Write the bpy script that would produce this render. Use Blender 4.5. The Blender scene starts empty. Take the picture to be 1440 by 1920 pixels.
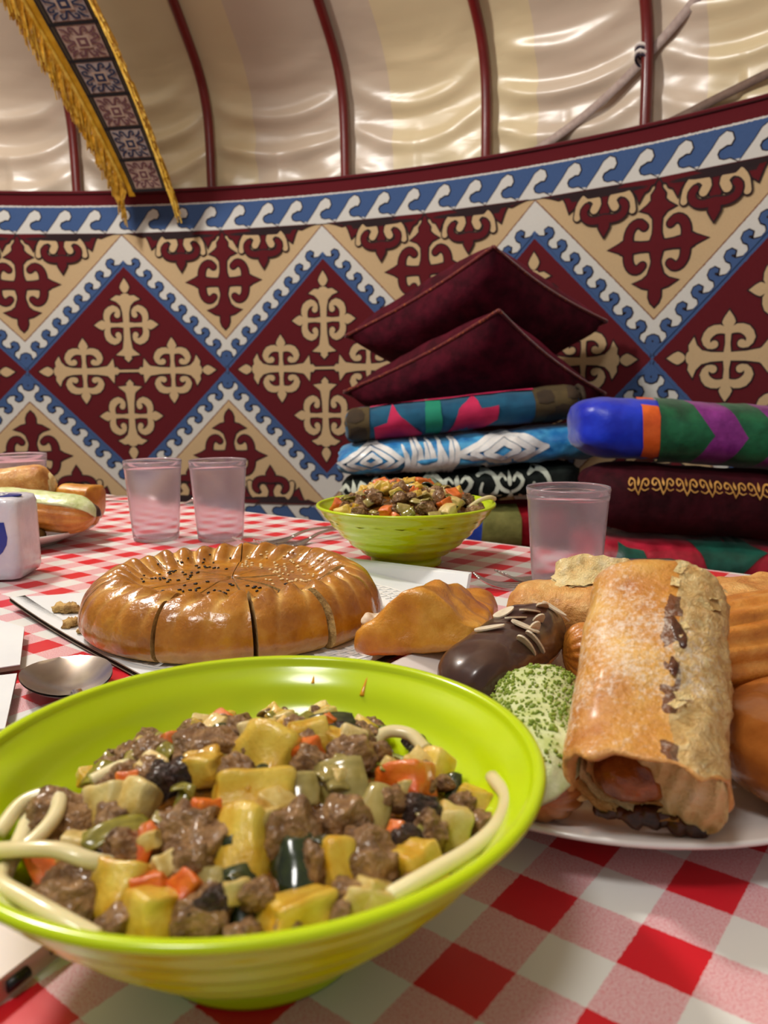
import bpy, bmesh, math, random
from mathutils import Vector, Matrix, noise, geometry
from math import sin, cos, pi, radians as rad, hypot, atan2, sqrt

S = bpy.context.scene
COL = S.collection
random.seed(7)
noise.seed_set(11)

# ------------------------------------------------------------------ camera
CAMZ, TZ = 0.5711, 0.40          # eye height, table-top height
PITCH, ROLL = 0.152732, 0.0099
cam = bpy.data.objects.new('camera', bpy.data.cameras.new('camera'))
COL.objects.link(cam)
cp, sp, cr, sr = cos(PITCH), sin(PITCH), cos(ROLL), sin(ROLL)
Rv, Uv, Fv = Vector((cr, -sr*sp, -sr*cp)), Vector((sr, cr*sp, cr*cp)), Vector((0, cp, -sp))
m = Matrix.Identity(4)
for i in range(3):
    m[i][0], m[i][1], m[i][2] = Rv[i], Uv[i], -Fv[i]
m[2][3] = CAMZ
cam.matrix_world = m
cam.data.sensor_fit = 'VERTICAL'
cam.data.sensor_height = 36
cam.data.lens = 1481.5/1920*36
cam.data.clip_start = 0.01
cam.data.dof.use_dof = True
cam.data.dof.focus_distance = 0.50
cam.data.dof.aperture_fstop = 15
S.camera = cam

# ------------------------------------------------------------------ light
world = bpy.data.worlds.new('world'); S.world = world; world.use_nodes = True
bg = world.node_tree.nodes['Background']
bg.inputs[0].default_value = (1.0, 0.97, 0.94, 1); bg.inputs[1].default_value = 0.17

def lamp(name, loc, size, power, color=(1, .96, .91)):
    l = bpy.data.lights.new(name, 'POINT'); l.shadow_soft_size = size; l.energy = power; l.color = color
    o = bpy.data.objects.new(name, l); COL.objects.link(o); o.location = loc
    return o
lamp('hanging_lamp_light', (-1.05, 1.25, 2.0), .10, 66)
lamp('crown_lamp_light', (-0.6, -0.5, 2.5), .25, 58)
vs = S.view_settings
vs.view_transform = 'Standard'; vs.look = 'None'; vs.gamma = 1; vs.exposure = 0.55; vs.use_curve_mapping = False

# ------------------------------------------------------------------ object helpers
def tag(o, label=None, cat=None, group=None, kind=None):
    if label: o['label'] = label
    if cat: o['category'] = cat
    if group: o['group'] = group
    if kind: o['kind'] = kind
    return o
def empty(name, loc=(0, 0, 0), rz=0):
    o = bpy.data.objects.new(name, None); COL.objects.link(o)
    o.empty_display_size = .02; o.location = loc; o.rotation_euler = (0, 0, rz)
    return o
def thing(name, label, cat, loc=(0, 0, 0), rz=0, group=None):
    return tag(empty(name, loc, rz), label, cat, group)
def mk(name, geo, mats, parent=None, loc=(0, 0, 0), rot=(0, 0, 0), smooth=True, fm=None, uv=None, sub=0):
    V, F = geo[0], geo[1]
    if fm is None and len(geo) > 2: fm = geo[2]
    me = bpy.data.meshes.new(name); me.from_pydata([tuple(v) for v in V], [], F); me.update()
    if not isinstance(mats, (list, tuple)): mats = [mats]
    for q in mats: me.materials.append(q)
    if fm: me.polygons.foreach_set('material_index', fm)
    if smooth: me.polygons.foreach_set('use_smooth', [True]*len(me.polygons))
    if uv:
        l = me.uv_layers.new(name='UVMap')
        li = [0]*len(me.loops); me.loops.foreach_get('vertex_index', li)
        flat = []
        for i in li: flat += [uv[i][0], uv[i][1]]
        l.data.foreach_set('uv', flat)
    bm = bmesh.new(); bm.from_mesh(me); bmesh.ops.recalc_face_normals(bm, faces=bm.faces); bm.to_mesh(me); bm.free()
    o = bpy.data.objects.new(name, me); COL.objects.link(o)
    o.location = loc; o.rotation_euler = rot
    if parent: o.parent = parent
    if sub:
        md = o.modifiers.new('s', 'SUBSURF'); md.levels = sub; md.render_levels = sub
    return o
def dup(o, loc=None, rot=None, parent=None, scale=None):
    c = o.copy(); COL.objects.link(c); c.parent = parent
    if loc is not None: c.location = loc
    if rot is not None: c.rotation_euler = rot
    if scale is not None: c.scale = scale
    return c

# ------------------------------------------------------------------ geometry helpers
def join(*gs):
    V, F, M = [], [], []
    for g in gs:
        o = len(V); V += list(g[0]); F += [tuple(i+o for i in f) for f in g[1]]
        M += list(g[2]) if len(g) > 2 else [0]*len(g[1])
    return V, F, M
def xf(g, loc=(0, 0, 0), rot=(0, 0, 0), sc=(1, 1, 1)):
    from mathutils import Euler
    M = Matrix.Translation(loc) @ Euler(rot).to_matrix().to_4x4() @ Matrix.Diagonal((*sc, 1))
    return ([M @ Vector(v) for v in g[0]],) + tuple(g[1:])
def remat(g, i): return g[0], g[1], [i]*len(g[1])
def loft(rings, cap=True, closed=True):
    n = len(rings[0]); V = [v for r in rings for v in r]; F = []
    for i in range(len(rings)-1):
        for j in range(n if closed else n-1):
            k = (j+1) % n
            F.append((i*n+j, i*n+k, (i+1)*n+k, (i+1)*n+j))
    if cap:
        for b, s in ((0, 1), ((len(rings)-1)*n, -1)):
            c = sum((Vector(V[b+j]) for j in range(n)), Vector())/n
            V.append(c); ci = len(V)-1
            for j in range(n): F.append((ci, b+(j+1) % n, b+j) if s > 0 else (ci, b+j, b+(j+1) % n))
    return V, F
def lathe(prof, n=64, cap=False):
    rings = [[(r*cos(2*pi*j/n), r*sin(2*pi*j/n), z) for j in range(n)] for r, z in prof]
    return loft(rings, cap=cap)
def catmull(P, n):
    P = [Vector(p) for p in P]
    if len(P) == 2: return [P[0].lerp(P[1], i/n) for i in range(n+1)]
    Q = [2*P[0]-P[1]] + P + [2*P[-1]-P[-2]]
    out = []
    segs = len(P)-1
    for i in range(n+1):
        t = i/n*segs; k = min(int(t), segs-1); t -= k
        a, b, c, d = Q[k:k+4]
        out.append(.5*((2*b) + (c-a)*t + (2*a-5*b+4*c-d)*t*t + (3*b-a-3*c+d)*t**3))
    return out
def tube(pts, r, n=8, seg=None, cap=True, flat=1.0):
    P = catmull(pts, seg) if seg else [Vector(p) for p in pts]
    rings = []; up = None
    for i, p in enumerate(P):
        t = (P[min(i+1, len(P)-1)]-P[max(i-1, 0)]).normalized()
        if up is None:
            up = Vector((0, 0, 1)) if abs(t.z) < .9 else Vector((1, 0, 0))
        b = t.cross(up).normalized(); up = b.cross(t).normalized()
        rr = r(i/(len(P)-1)) if callable(r) else r
        rings.append([p + b*rr*cos(2*pi*j/n) + up*rr*flat*sin(2*pi*j/n) for j in range(n)])
    return loft(rings, cap)
def box(w, d, h, c=(0, 0, 0)):
    x, y, z = w/2, d/2, h/2
    V = [(c[0]+a*x, c[1]+b*y, c[2]+e*z) for e in (-1, 1) for b in (-1, 1) for a in (-1, 1)]
    return V, [(0, 2, 3, 1), (4, 5, 7, 6), (0, 1, 5, 4), (2, 6, 7, 3), (0, 4, 6, 2), (1, 3, 7, 5)]
def prism(poly, h, z=0):
    n = len(poly)
    V = [(x, y, z) for x, y in poly] + [(x, y, z+h) for x, y in poly]
    return V, [tuple(range(n))[::-1], tuple(range(n, 2*n))] + [(i, (i+1) % n, n+(i+1) % n, n+i) for i in range(n)]
def roundbox(w, d, h, r=.2, n=6, wob=0, seed=0):
    """a softened, slightly uneven block: subdivided cube pulled towards a superellipsoid"""
    V, F, idx = [], [], {}
    def vid(p):
        k = tuple(round(c, 5) for c in p)
        if k not in idx: idx[k] = len(V); V.append(Vector(p))
        return idx[k]
    for ax in range(3):
        for sgn in (-1, 1):
            for i in range(n):
                for j in range(n):
                    q = []
                    for a, b in ((i, j), (i+1, j), (i+1, j+1), (i, j+1)):
                        p = [0, 0, 0]; p[ax] = sgn; p[(ax+1) % 3] = 2*a/n-1; p[(ax+2) % 3] = 2*b/n-1
                        q.append(vid(p))
                    F.append(tuple(q) if sgn > 0 else tuple(q[::-1]))
    out = []
    for v in V:
        e = 2/r if r > 0 else 100
        L = (abs(v.x)**e+abs(v.y)**e+abs(v.z)**e)**(1/e)
        u = v/L
        p = Vector((u.x*w/2, u.y*d/2, u.z*h/2))
        if wob:
            s = 1.6/max(w, d, h)
            p += noise.noise_vector(p*s+Vector((seed*3.1, seed*1.7, 0)))*wob*min(w, d, h)
        out.append(p)
    return out, F
def ico(r=1, sub=2):
    bm = bmesh.new(); bmesh.ops.create_icosphere(bm, subdivisions=sub, radius=r)
    V = [v.co.copy() for v in bm.verts]; F = [tuple(v.index for v in f.verts) for f in bm.faces]; bm.free()
    return V, F
def grid(nu, nv, fn, closedu=False):
    V = [fn(i/(nu), j/(nv)) for j in range(nv+1) for i in range(nu+1)]
    F = [(j*(nu+1)+i, j*(nu+1)+i+1, (j+1)*(nu+1)+i+1, (j+1)*(nu+1)+i) for j in range(nv) for i in range(nu)]
    return V, F
def fbm(p, o=4): return noise.fractal(Vector(p), 1.0, 2.0, o)
def displace(g, fn):
    """move every vertex along its outward normal by fn(p)"""
    me = bpy.data.meshes.new('t'); me.from_pydata([tuple(v) for v in g[0]], [], g[1])
    bm = bmesh.new(); bm.from_mesh(me); bmesh.ops.recalc_face_normals(bm, faces=bm.faces); bm.normal_update()
    V = [v.co + v.normal*fn(v.co) for v in bm.verts]
    F = [tuple(v.index for v in f.verts) for f in bm.faces]
    bm.free(); bpy.data.meshes.remove(me)
    return (V, F) + tuple(g[2:])

# ---- flat ornament strokes: 2-D shapes that are later laid on a curved surface
def stroke(pts, hw, seg=10, grow=0):
    P = catmull([(x, y, 0) for x, y in pts], seg); n = len(P)-1
    V, F = [], []
    def w(t):
        k = t*(len(hw)-1); i = min(int(k), len(hw)-2); return hw[i]+(hw[i+1]-hw[i])*(k-i)+grow
    for i, p in enumerate(P):
        t = (P[min(i+1, n)]-P[max(i-1, 0)]).normalized(); q = Vector((-t.y, t.x, 0)); a = w(i/n)
        V += [(p.x+q.x*a, p.y+q.y*a), (p.x-q.x*a, p.y-q.y*a)]
    for i in range(n): F.append((2*i, 2*i+1, 2*i+3, 2*i+2))
    for e, s in ((0, -1), (n, 1)):                       # round ends
        p = P[e]; t = (P[min(e+1, n)]-P[max(e-1, 0)]).normalized(); a = w(e/n); b0 = atan2(t.y*s, t.x*s)
        base = len(V)
        for k in range(7): V.append((p.x+a*cos(b0-pi/2+pi*k/6), p.y+a*sin(b0-pi/2+pi*k/6)))
        F.append(tuple(range(base, base+7)))
    return V, F
def poly2(pts, grow=0):
    if grow:
        n = len(pts); out = []
        A = sum(pts[i][0]*pts[(i+1) % n][1]-pts[(i+1) % n][0]*pts[i][1] for i in range(n)); sg = 1 if A > 0 else -1
        for i in range(n):
            a, b, c = pts[i-1], pts[i], pts[(i+1) % n]
            n1 = Vector((b[1]-a[1], a[0]-b[0])).normalized(); n2 = Vector((c[1]-b[1], b[0]-c[0])).normalized()
            q = (n1+n2); q = q/max(q.length_squared/2, .45)*sg
            out.append((b[0]+q.x*grow, b[1]+q.y*grow))
        pts = out
    tr = geometry.tessellate_polygon([[Vector((x, y, 0)) for x, y in pts]])
    return list(pts), [tuple(t) for t in tr]
def leaf(a, b, w, k=.42, grow=0):
    a, b = Vector(a), Vector(b); d = b-a; q = Vector((-d.y, d.x)).normalized()
    out = []
    prof = [(0, .25), (.12, .65), (k-.1, .97), (k, 1), (.65, .7), (.85, .3), (1, 0)]
    L = [a+d*t+q*w*s for t, s in prof]; R = [a+d*t-q*w*s for t, s in prof[:-1]][::-1]
    return poly2([tuple(p) for p in L+R], grow)
def tf2(g, rot=0, sc=1, loc=(0, 0), mx=False):
    c, s = cos(rot), sin(rot); out = []
    for x, y in g[0]:
        if mx: x = -x
        out.append(((x*c-y*s)*sc+loc[0], (x*s+y*c)*sc+loc[1]))
    return out, g[1]
def join2(*gs):
    V, F = [], []
    for g in gs:
        o = len(V); V += g[0]; F += [tuple(i+o for i in f) for f in g[1]]
    return V, F
def lay(g, surf, off):
    return [surf(x, y, off) for x, y in g[0]], g[1]

# ------------------------------------------------------------------ materials
MATS = {}
def rgb(r, g, b):
    f = lambda c: (c/255/12.92 if c/255 <= .04045 else ((c/255+.055)/1.055)**2.4)
    return (f(r), f(g), f(b), 1)
class N:
    def __init__(s, m): s.t = m.node_tree; s.b = s.t.nodes['Principled BSDF']; s.out = s.t.nodes['Material Output']
    def n(s, typ, **k):
        x = s.t.nodes.new(typ)
        for a, v in k.items():
            if a.startswith('i_'):
                q = a[2:]; q = int(q) if q.isdigit() else q.replace('_', ' ')
                x.inputs[q].default_value = v
            else: setattr(x, a, v)
        return x
    def l(s, a, b): s.t.links.new(a, b)
    def math(s, op, a, b=None, c=None):
        x = s.t.nodes.new('ShaderNodeMath'); x.operation = op
        for i, v in enumerate((a, b, c)):
            if v is None: continue
            if isinstance(v, (int, float)): x.inputs[i].default_value = v
            else: s.l(v, x.inputs[i])
        return x.outputs[0]
    def mix(s, f, a, b, mode='MIX'):
        x = s.t.nodes.new('ShaderNodeMix'); x.data_type = 'RGBA'; x.blend_type = mode
        for i, v in ((0, f), (6, a), (7, b)):
            if isinstance(v, (int, float)): x.inputs[i].default_value = v
            elif isinstance(v, tuple): x.inputs[i].default_value = v
            else: s.l(v, x.inputs[i])
        return x.outputs[2]
    def noise(s, scale, detail=3, rough=.5, co=None, dist=0):
        x = s.n('ShaderNodeTexNoise'); x.inputs['Scale'].default_value = scale; x.inputs['Detail'].default_value = detail
        x.inputs['Roughness'].default_value = rough; x.inputs['Distortion'].default_value = dist
        if co is not None: s.l(co, x.inputs['Vector'])
        return x.outputs['Fac']
    def co(s, which='Object'):
        if not hasattr(s, '_c'): s._c = s.n('ShaderNodeTexCoord')
        return s._c.outputs[which]
    def ramp(s, f, stops):
        x = s.n('ShaderNodeValToRGB'); e = x.color_ramp.elements
        while len(e) < len(stops): e.new(.5)
        for q, (p, c) in zip(e, stops): q.position = p; q.color = c
        s.l(f, x.inputs[0]); return x.outputs[0]
    def bump(s, h, strength, dist):
        x = s.n('ShaderNodeBump'); x.inputs['Strength'].default_value = strength; x.inputs['Distance'].default_value = dist
        s.l(h, x.inputs['Height']); s.l(x.outputs[0], s.b.inputs['Normal']); return x
def newmat(name):
    m = bpy.data.materials.new(name); m.use_nodes = True; MATS[name] = m; return m, N(m)
def M(name, c, rough=.5, c2=None, sc=40, bump=None, metal=0, spec=.5, sss=0, sssr=.004, coat=0, sheen=0, trans=0, ior=1.45, ramp=(.35, .65), detail=4):
    m, n = newmat(name); b = n.b
    b.inputs['Roughness'].default_value = rough; b.inputs['Metallic'].default_value = metal
    b.inputs['Specular IOR Level'].default_value = spec
    b.inputs['Subsurface Weight'].default_value = sss; b.inputs['Subsurface Radius'].default_value = (1, .5, .25); b.inputs['Subsurface Scale'].default_value = sssr
    b.inputs['Coat Weight'].default_value = coat; b.inputs['Coat Roughness'].default_value = .12
    b.inputs['Sheen Weight'].default_value = sheen; b.inputs['Sheen Roughness'].default_value = .4
    b.inputs['Transmission Weight'].default_value = trans; b.inputs['IOR'].default_value = ior
    c = rgb(*c)
    if c2:
        f = n.noise(sc, detail, .6, n.co())
        n.l(n.ramp(f, [(ramp[0], c), (ramp[1], rgb(*c2))]), b.inputs['Base Color'])
    else: b.inputs['Base Color'].default_value = c
    if bump: n.bump(n.noise(bump[0], 4, .6, n.co()), bump[1], bump[2])
    return m
# ================================================================== the yurt
ROPE1 = [(.6619, 1.533), (.6327, 1.464), (.5945, 1.374), (.561, 1.309), (.5281, 1.258), (.50, 1.22)]
ROPE2 = [(.7234, 1.32), (.6981, 1.302), (.6713, 1.282), (.6453, 1.26), (.625, 1.245)]
CX, CY, RR, E2, E3 = -1.2445, -0.4981, 3.3667, -0.1352, 0.0259
ZR, ZT, S0, P = CAMZ+.0765, CAMZ+.6765, -.0027, .7137
def wr(th):
    q = max(-1.1, min(1.0, th-.3)); return RR*(1+E2*q*q+E3*q**3)
_th = [-1.3+2.9*i/1500 for i in range(1501)]
_xy = [(CX+wr(t)*sin(t), CY+wr(t)*cos(t)) for t in _th]
_s = [0]
for a, b in zip(_xy, _xy[1:]): _s.append(_s[-1]+hypot(b[0]-a[0], b[1]-a[1]))
_z = min(range(1501), key=lambda i: abs(_th[i])); _o = _s[_z]; _s = [v-_o for v in _s]
import bisect
def th_of(s):
    i = max(1, min(1500, bisect.bisect(_s, s))); f = (s-_s[i-1])/(_s[i]-_s[i-1]); return _th[i-1]+f*(_th[i]-_th[i-1])
def W(s, t, off=0):
    th = th_of(s); r = wr(th)-off
    return Vector((CX+r*sin(th), CY+r*cos(th), ZR+t))
def ramp1(x, X, Y):
    if x <= X[0]: return Y[0]
    for i in range(1, len(X)):
        if x <= X[i]: return Y[i-1]+(Y[i]-Y[i-1])*(x-X[i-1])/(X[i]-X[i-1])
    return Y[-1]

# ---- carpet materials
def pile(name, c, c2):
    m, n = newmat(name); b = n.b; b.inputs['Roughness'].default_value = .95; b.inputs['Specular IOR Level'].default_value = .15
    b.inputs['Sheen Weight'].default_value = .25
    f = n.noise(420, 3, .7, n.co())
    n.l(n.mix(f, rgb(*c), rgb(*c2)), b.inputs['Base Color']); n.bump(f, .5, .003)
    return m
MAROON, MAROON2 = (76, 11, 20), (100, 20, 29)
m_maroon = pile('carpet maroon pile', MAROON, MAROON2)
m_cream = pile('carpet cream pile', (176, 148, 110), (202, 176, 136))
m_blue = pile('carpet blue pile', (48, 72, 116), (72, 98, 142))
m_white = pile('carpet white pile', (188, 187, 180), (214, 212, 206))
m_line = pile('carpet dark outline pile', (34, 24, 28), (50, 34, 36))
def carpet_field():
    m, n = newmat('carpet field pile'); b = n.b; b.inputs['Roughness'].default_value = .95; b.inputs['Specular IOR Level'].default_value = .15
    b.inputs['Sheen Weight'].default_value = .25
    sep = n.n('ShaderNodeSeparateXYZ'); n.l(n.co('UV'), sep.inputs[0])
    wob = n.math('MULTIPLY', n.math('SUBTRACT', n.noise(160, 2, .6, n.co()), .5), .006)
    s, t = sep.outputs[0], n.math('ABSOLUTE', sep.outputs[1])
    fr = n.math('FRACT', n.math('DIVIDE', n.math('ADD', s, 40*P-S0), P))
    sd = n.math('MULTIPLY', n.math('ABSOLUTE', n.math('SUBTRACT', fr, .5)), P)
    d = n.math('ADD', n.math('ADD', sd, t), wob)
    tw = n.math('ADD', t, wob)
    fine = n.noise(420, 3, .7, n.co())
    def pc(a, b2): return n.mix(fine, rgb(*a), rgb(*b2))
    mar, cre, blu, whi, lin = pc(MAROON, MAROON2), pc((176, 148, 110), (202, 176, 136)), pc((48, 72, 116), (72, 98, 142)), pc((188, 187, 180), (214, 212, 206)), pc((104, 62, 44), (130, 84, 60))
    c = mar
    H = P/2-.002
    for x, th, col in ((d, H, blu), (d, H+.022, whi), (d, H+.104, lin), (d, H+.109, cre), (tw, .462, whi), (tw, .474, blu), (tw, .553, whi), (tw, .558, mar)):
        c = n.mix(n.math('GREATER_THAN', x, th), c, col)
    n.l(c, b.inputs['Base Color']); n.bump(fine, .5, .003)
    return m
m_field = carpet_field()

rug = thing('wall_carpet', 'long red, cream and blue ornamental carpet hung around the curved yurt wall', 'carpet')
SA, SB = _s[40], _s[1440]
nu = 420
def fuv(i, j): return SA+(SB-SA)*i, -.6+1.2*j
mk('carpet_field', grid(nu, 8, lambda a, b: W(*fuv(a, b))), m_field, rug, uv=[fuv(i/nu, j/8) for j in range(9) for i in range(nu+1)])
# rolled maroon edge binding along top
mk('edge_binding', tube([W(SA+(SB-SA)*i/200, .600, .004) for i in range(201)], .006, 8), m_maroon, rug)

U = P/2
CURL = [(.19, 0), (.218, .07), (.20, .14), (.14, .178), (.088, .15), (.098, .108)]
CURLW = [.018, .034, .040, .036, .024, .032]
def crossmotif(g):
    out = [stroke([(0, -.30), (0, -.15), (0, 0), (0, .13), (0, .27)], [.06, .038, .032, .038, .07], 8, g),
           poly2([(-.165, .275), (-.10, .25), (-.05, .2), (0, .16), (.05, .2), (.10, .25), (.165, .275), (.10, .318), (.04, .312), (0, .325), (-.04, .312), (-.10, .318)], g),
           poly2([(.135, -.325), (.065, -.27), (0, -.18), (-.065, -.27), (-.135, -.325), (-.06, -.335), (0, -.315), (.06, -.335)], g),
           leaf((0, .345), (0, .50), .052, grow=g), stroke([(-.21, 0), (-.1, 0), (0, 0), (.1, 0), (.21, 0)], [.026, .02, .034, .02, .026], 8, g),
           leaf((.215, 0), (.36, 0), .052, grow=g), leaf((-.215, 0), (-.36, 0), .052, grow=g)]
    for mx in (1, -1):
        for my in (1, -1):
            out.append(stroke([(x*mx, y*my) for x, y in CURL], CURLW, 10, g))
    return join2(*out)
def medallion(g):
    c = crossmotif(g); out = []
    for k in range(4): out.append(tf2(c, k*pi/2, .90, (-.45*sin(k*pi/2), .45*cos(k*pi/2))))
    for k in range(4):
        a = k*pi/2; out.append(tf2(poly2([(0, .085), (.04, .125), (0, .16), (-.04, .125)], g), a))
    out.append(stroke([(-.1, 0), (0, 0), (.1, 0)], [.012, .012, .012], 4, g))
    return join2(*out)
def hookside(g):
    """blue running-hook trim along one diamond side: x from crossing to tip, y outward (metres)"""
    L = U*sqrt(2); out = []; k = 9
    for i in range(k):
        a = L*(i+.45)/k
        out.append(poly2([(a-.026, .008), (a-.012, .013), (a-.006, .024), (a-.010, .036), (a-.006, .047), (a+.006, .052), (a+.018, .047), (a+.021, .036), (a+.014, .031), (a+.009, .037), (a+.005, .034), (a+.009, .022), (a+.020, .013), (a+.032, .008)], g))
    return join2(*out)
def spandrel(g):
    """maroon figure on the cream triangle, origin at its apex, y towards the border (unit U)"""
    o = [poly2([(-.045, .235), (-.046, .16), (-.03, .12), (0, .09), (.03, .12), (.046, .16), (.045, .235)], g),
         poly2([(-.168, .272), (-.10, .292), (-.06, .325), (-.035, .40), (-.028, .46), (.028, .46), (.035, .40), (.06, .325), (.10, .292), (.168, .272), (.10, .235), (.05, .222), (-.05, .222), (-.10, .235)], g),
         stroke([(0, .42), (0, .54), (0, .64), (0, .76)], [.03, .06, .028, .034], 8, g),
         stroke([(-.25, .545), (-.10, .538), (0, .535), (.10, .538), (.25, .545)], [.05, .030, .045, .030, .05], 10, g),
         poly2([(.02, .72), (.07, .78), (.13, .803), (.08, .835), (.05, .865), (.052, .905), (.022, .945), (.012, 1.02), (-.012, 1.02), (-.022, .945), (-.052, .905), (-.05, .865), (-.08, .835), (-.13, .803), (-.07, .78), (-.02, .72)], g)]
    for q in (1, -1):
        o += [poly2([(q*x, y) for x, y in [(.20, .50), (.245, .485), (.29, .515), (.375, .545), (.29, .578), (.245, .605), (.20, .59)]], g),
              stroke([(q*.218, .56), (q*.218, .635), (q*.19, .695), (q*.14, .715), (q*.10, .685)], [.034, .032, .030, .029, .027], 10, g),
              stroke([(q*.218, .53), (q*.215, .44), (q*.185, .385), (q*.14, .372), (q*.105, .40)], [.034, .032, .030, .029, .026], 10, g)]
    return join2(*o)
def spandreltop(g):
    o = []
    for q in (1, -1):
        o.append(poly2([(q*x, y) for x, y in [(.010, 1.022), (.03, .985), (.06, .975), (.075, .945), (.11, .93), (.145, .865), (.165, .92), (.20, .965), (.27, .96), (.33, .955), (.36, .91), (.385, .80), (.445, .80), (.47, .91), (.50, .955), (.56, .96), (.63, .94), (.665, .90), (.705, .87), (.735, .95), (.76, .995), (.80, .985), (.86, 1.008), (.95, 1.022)]], g))
    V_, F_ = join2(*o)
    return [(x, min(y, 1.022)) for x, y in V_], F_
def spandrelcurl(g):
    o = []
    for q in (1, -1):
        for c in (1, -1):
            o.append(stroke([(q*(.415+c*x), y) for x, y in [(.222, .82), (.20, .905), (.15, .962), (.095, .958), (.060, .912), (.082, .865)]], [.026, .030, .032, .033, .033, .033], 12, g))
    return join2(*o)
def spandreldrop(g):
    o = []
    for q in (1, -1):
        o.append(poly2([(q*(.415+x), y) for x, y in [(-.042, .79), (-.043, .72), (-.02, .68), (0, .65), (.02, .68), (.043, .72), (.042, .79)]], g))
        for c in (1, -1):
            o.append(stroke([(q*(.415+c*x), y) for x, y in [(.0, .785), (.09, .778), (.15, .805), (.166, .86), (.142, .893)]], [.03, .026, .027, .026, .024], 10, g))
    return join2(*o)
def wave(g):
    return poly2([(-.004, -.002), (.033, .044), (.049, .067), (.066, .077), (.080, .071), (.085, .056), (.078, .044), (.068, .045), (.060, .041), (.050, .037), (.045, .027), (.050, .015), (.062, .010), (.078, .011), (.090, .004), (.101, -.002)], g)
G = .0042
geoms = dict(med=(medallion(G/U), medallion(0)), hook=(hookside(G*.8), hookside(0)), sp=(spandrel(G/U), spandrel(0)), st=(spandreltop(G/U), spandreltop(0)),
             sc=(spandrelcurl(G/U), spandrelcurl(0)), sd=(spandreldrop(G/U), spandreldrop(0)), wv=(wave(G*.7), wave(0)))
def figure(name, keys, place, col):
    gs = []
    for lvl, k in enumerate(keys):
        a, b = geoms[k]
        gs += [remat(lay(tf(a), W, .0015+lvl*.0016), 0) for tf in place] + [remat(lay(tf(b), W, .0023+lvl*.0016), 1+lvl) for tf in place]
    mk(name, join(*gs), [m_line]+col, rug)
for k in range(-3, 5):
    sc = S0+(k+.5)*P; sx = S0+k*P
    figure('diamond_medallion', ['med'], [lambda g, sc=sc: tf2(g, 0, U*.985, (sc, 0))], [m_cream])
    def side(mx, my):
        def f(g):
            out = []
            c = 1/sqrt(2)
            for a, b in g[0]:
                # from the left crossing towards the top tip, outward = up-left
                x, y = -U+a*c-b*c, a*c+b*c
                out.append((sc+(-x if mx else x), -y if my else y))
            return out, g[1]
        return f
    for a in (0, 1):
        for b in (0, 1): figure('running_hook_trim', ['hook'], [side(a, b)], [m_blue])
    for my in (1, -1):
        fl = lambda g, my=my: ([(sx+x*U, my*(.106+y*U*.985)) for x, y in g[0]], g[1])
        figure('triangle_ornament', ['sp', 'st', 'sc', 'sd'], [fl], [m_maroon, m_maroon, m_cream, m_maroon])
        for i in range(7):
            sw = sx+P*i/7
            figure('border_wave', ['wv'], [lambda g, my=my, sw=sw: ([(sw+x, my*(.466+y)) for x, y in g[0]], g[1])], [m_white])

# ---- wall behind the carpet, floor
m_felt = M('pale wall felt', (190, 172, 140), .9, (170, 150, 118), 12)
V, F = grid(160, 2, lambda a, b: Vector((CX+(wr(-1.3+2.9*a)+.05)*sin(-1.3+2.9*a), CY+(wr(-1.3+2.9*a)+.05)*cos(-1.3+2.9*a), 1.26*b)))
tag(mk('wall_back', (V, F), m_felt), kind='structure', label='pale felt wall of the yurt behind the carpet')
m_floor = M('brown floor felt', (96, 62, 44), .95, (120, 80, 56), 8)
tag(mk('floor', ([(-4.8, -2.2, 0), (2.6, -2.2, 0), (2.6, 3.2, 0), (-4.8, 3.2, 0)], [(0, 1, 2, 3)]), m_floor), kind='structure')

# ---- satin roof lining with sagging folds
PZ = [.9, 1.25, 1.40, 1.5, 1.6, 1.7, 1.82, 2.30, 3.35]; PD = [0, 0, 0, -.010, -.060, -.185, -.345, -1.0, -2.45]
def dr(z): return ramp1(z, PZ, PD)
def sdr(z): return (dr(z-.045)+dr(z-.02)+dr(z)+dr(z+.02)+dr(z+.045))/5
TH0, DT = .059, .1405
def folds(th, z):
    k = math.floor((th-TH0)/DT); x = ((th-TH0)/DT-k)*2-1
    h = z-1.24
    rnd = random.Random(k*13+5); a1, a2, ph, kk = rnd.uniform(.6, 1.2), rnd.uniform(.5, 1.2), rnd.uniform(0, 6), rnd.uniform(.05, .10)
    pin = 1-abs(x)**4
    env = math.exp(-((h-.17)/.16)**2)
    swag = (.5+.5*sin(2*pi*(h-kk*x*x)/.115+ph))**2
    d = .026*a1*env*pin*swag
    fan = math.exp(-(h/.14)**2)
    d += .007*a2*fan*pin*sin(x*7+h*18*(1 if x > 0 else -1)+ph)
    d += .010*pin*(1-math.exp(-h*h*30))
    d += .016*fbm((th*7, z*11, k*3.3), 2)*pin*env
    return d
NU, NV = 640, 110
def roofpt(a, b):
    th = -.85+2.25*a; z = 1.16+.70*b if b < .82 else 1.734+(b-.82)/.18*1.616
    r = wr(th)+sdr(z)+.058-folds(th, min(z, 1.80))*(1 if z < 1.8 else max(0, 1-(z-1.8)*3))
    return Vector((CX+r*sin(th), CY+r*cos(th), z))
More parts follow.
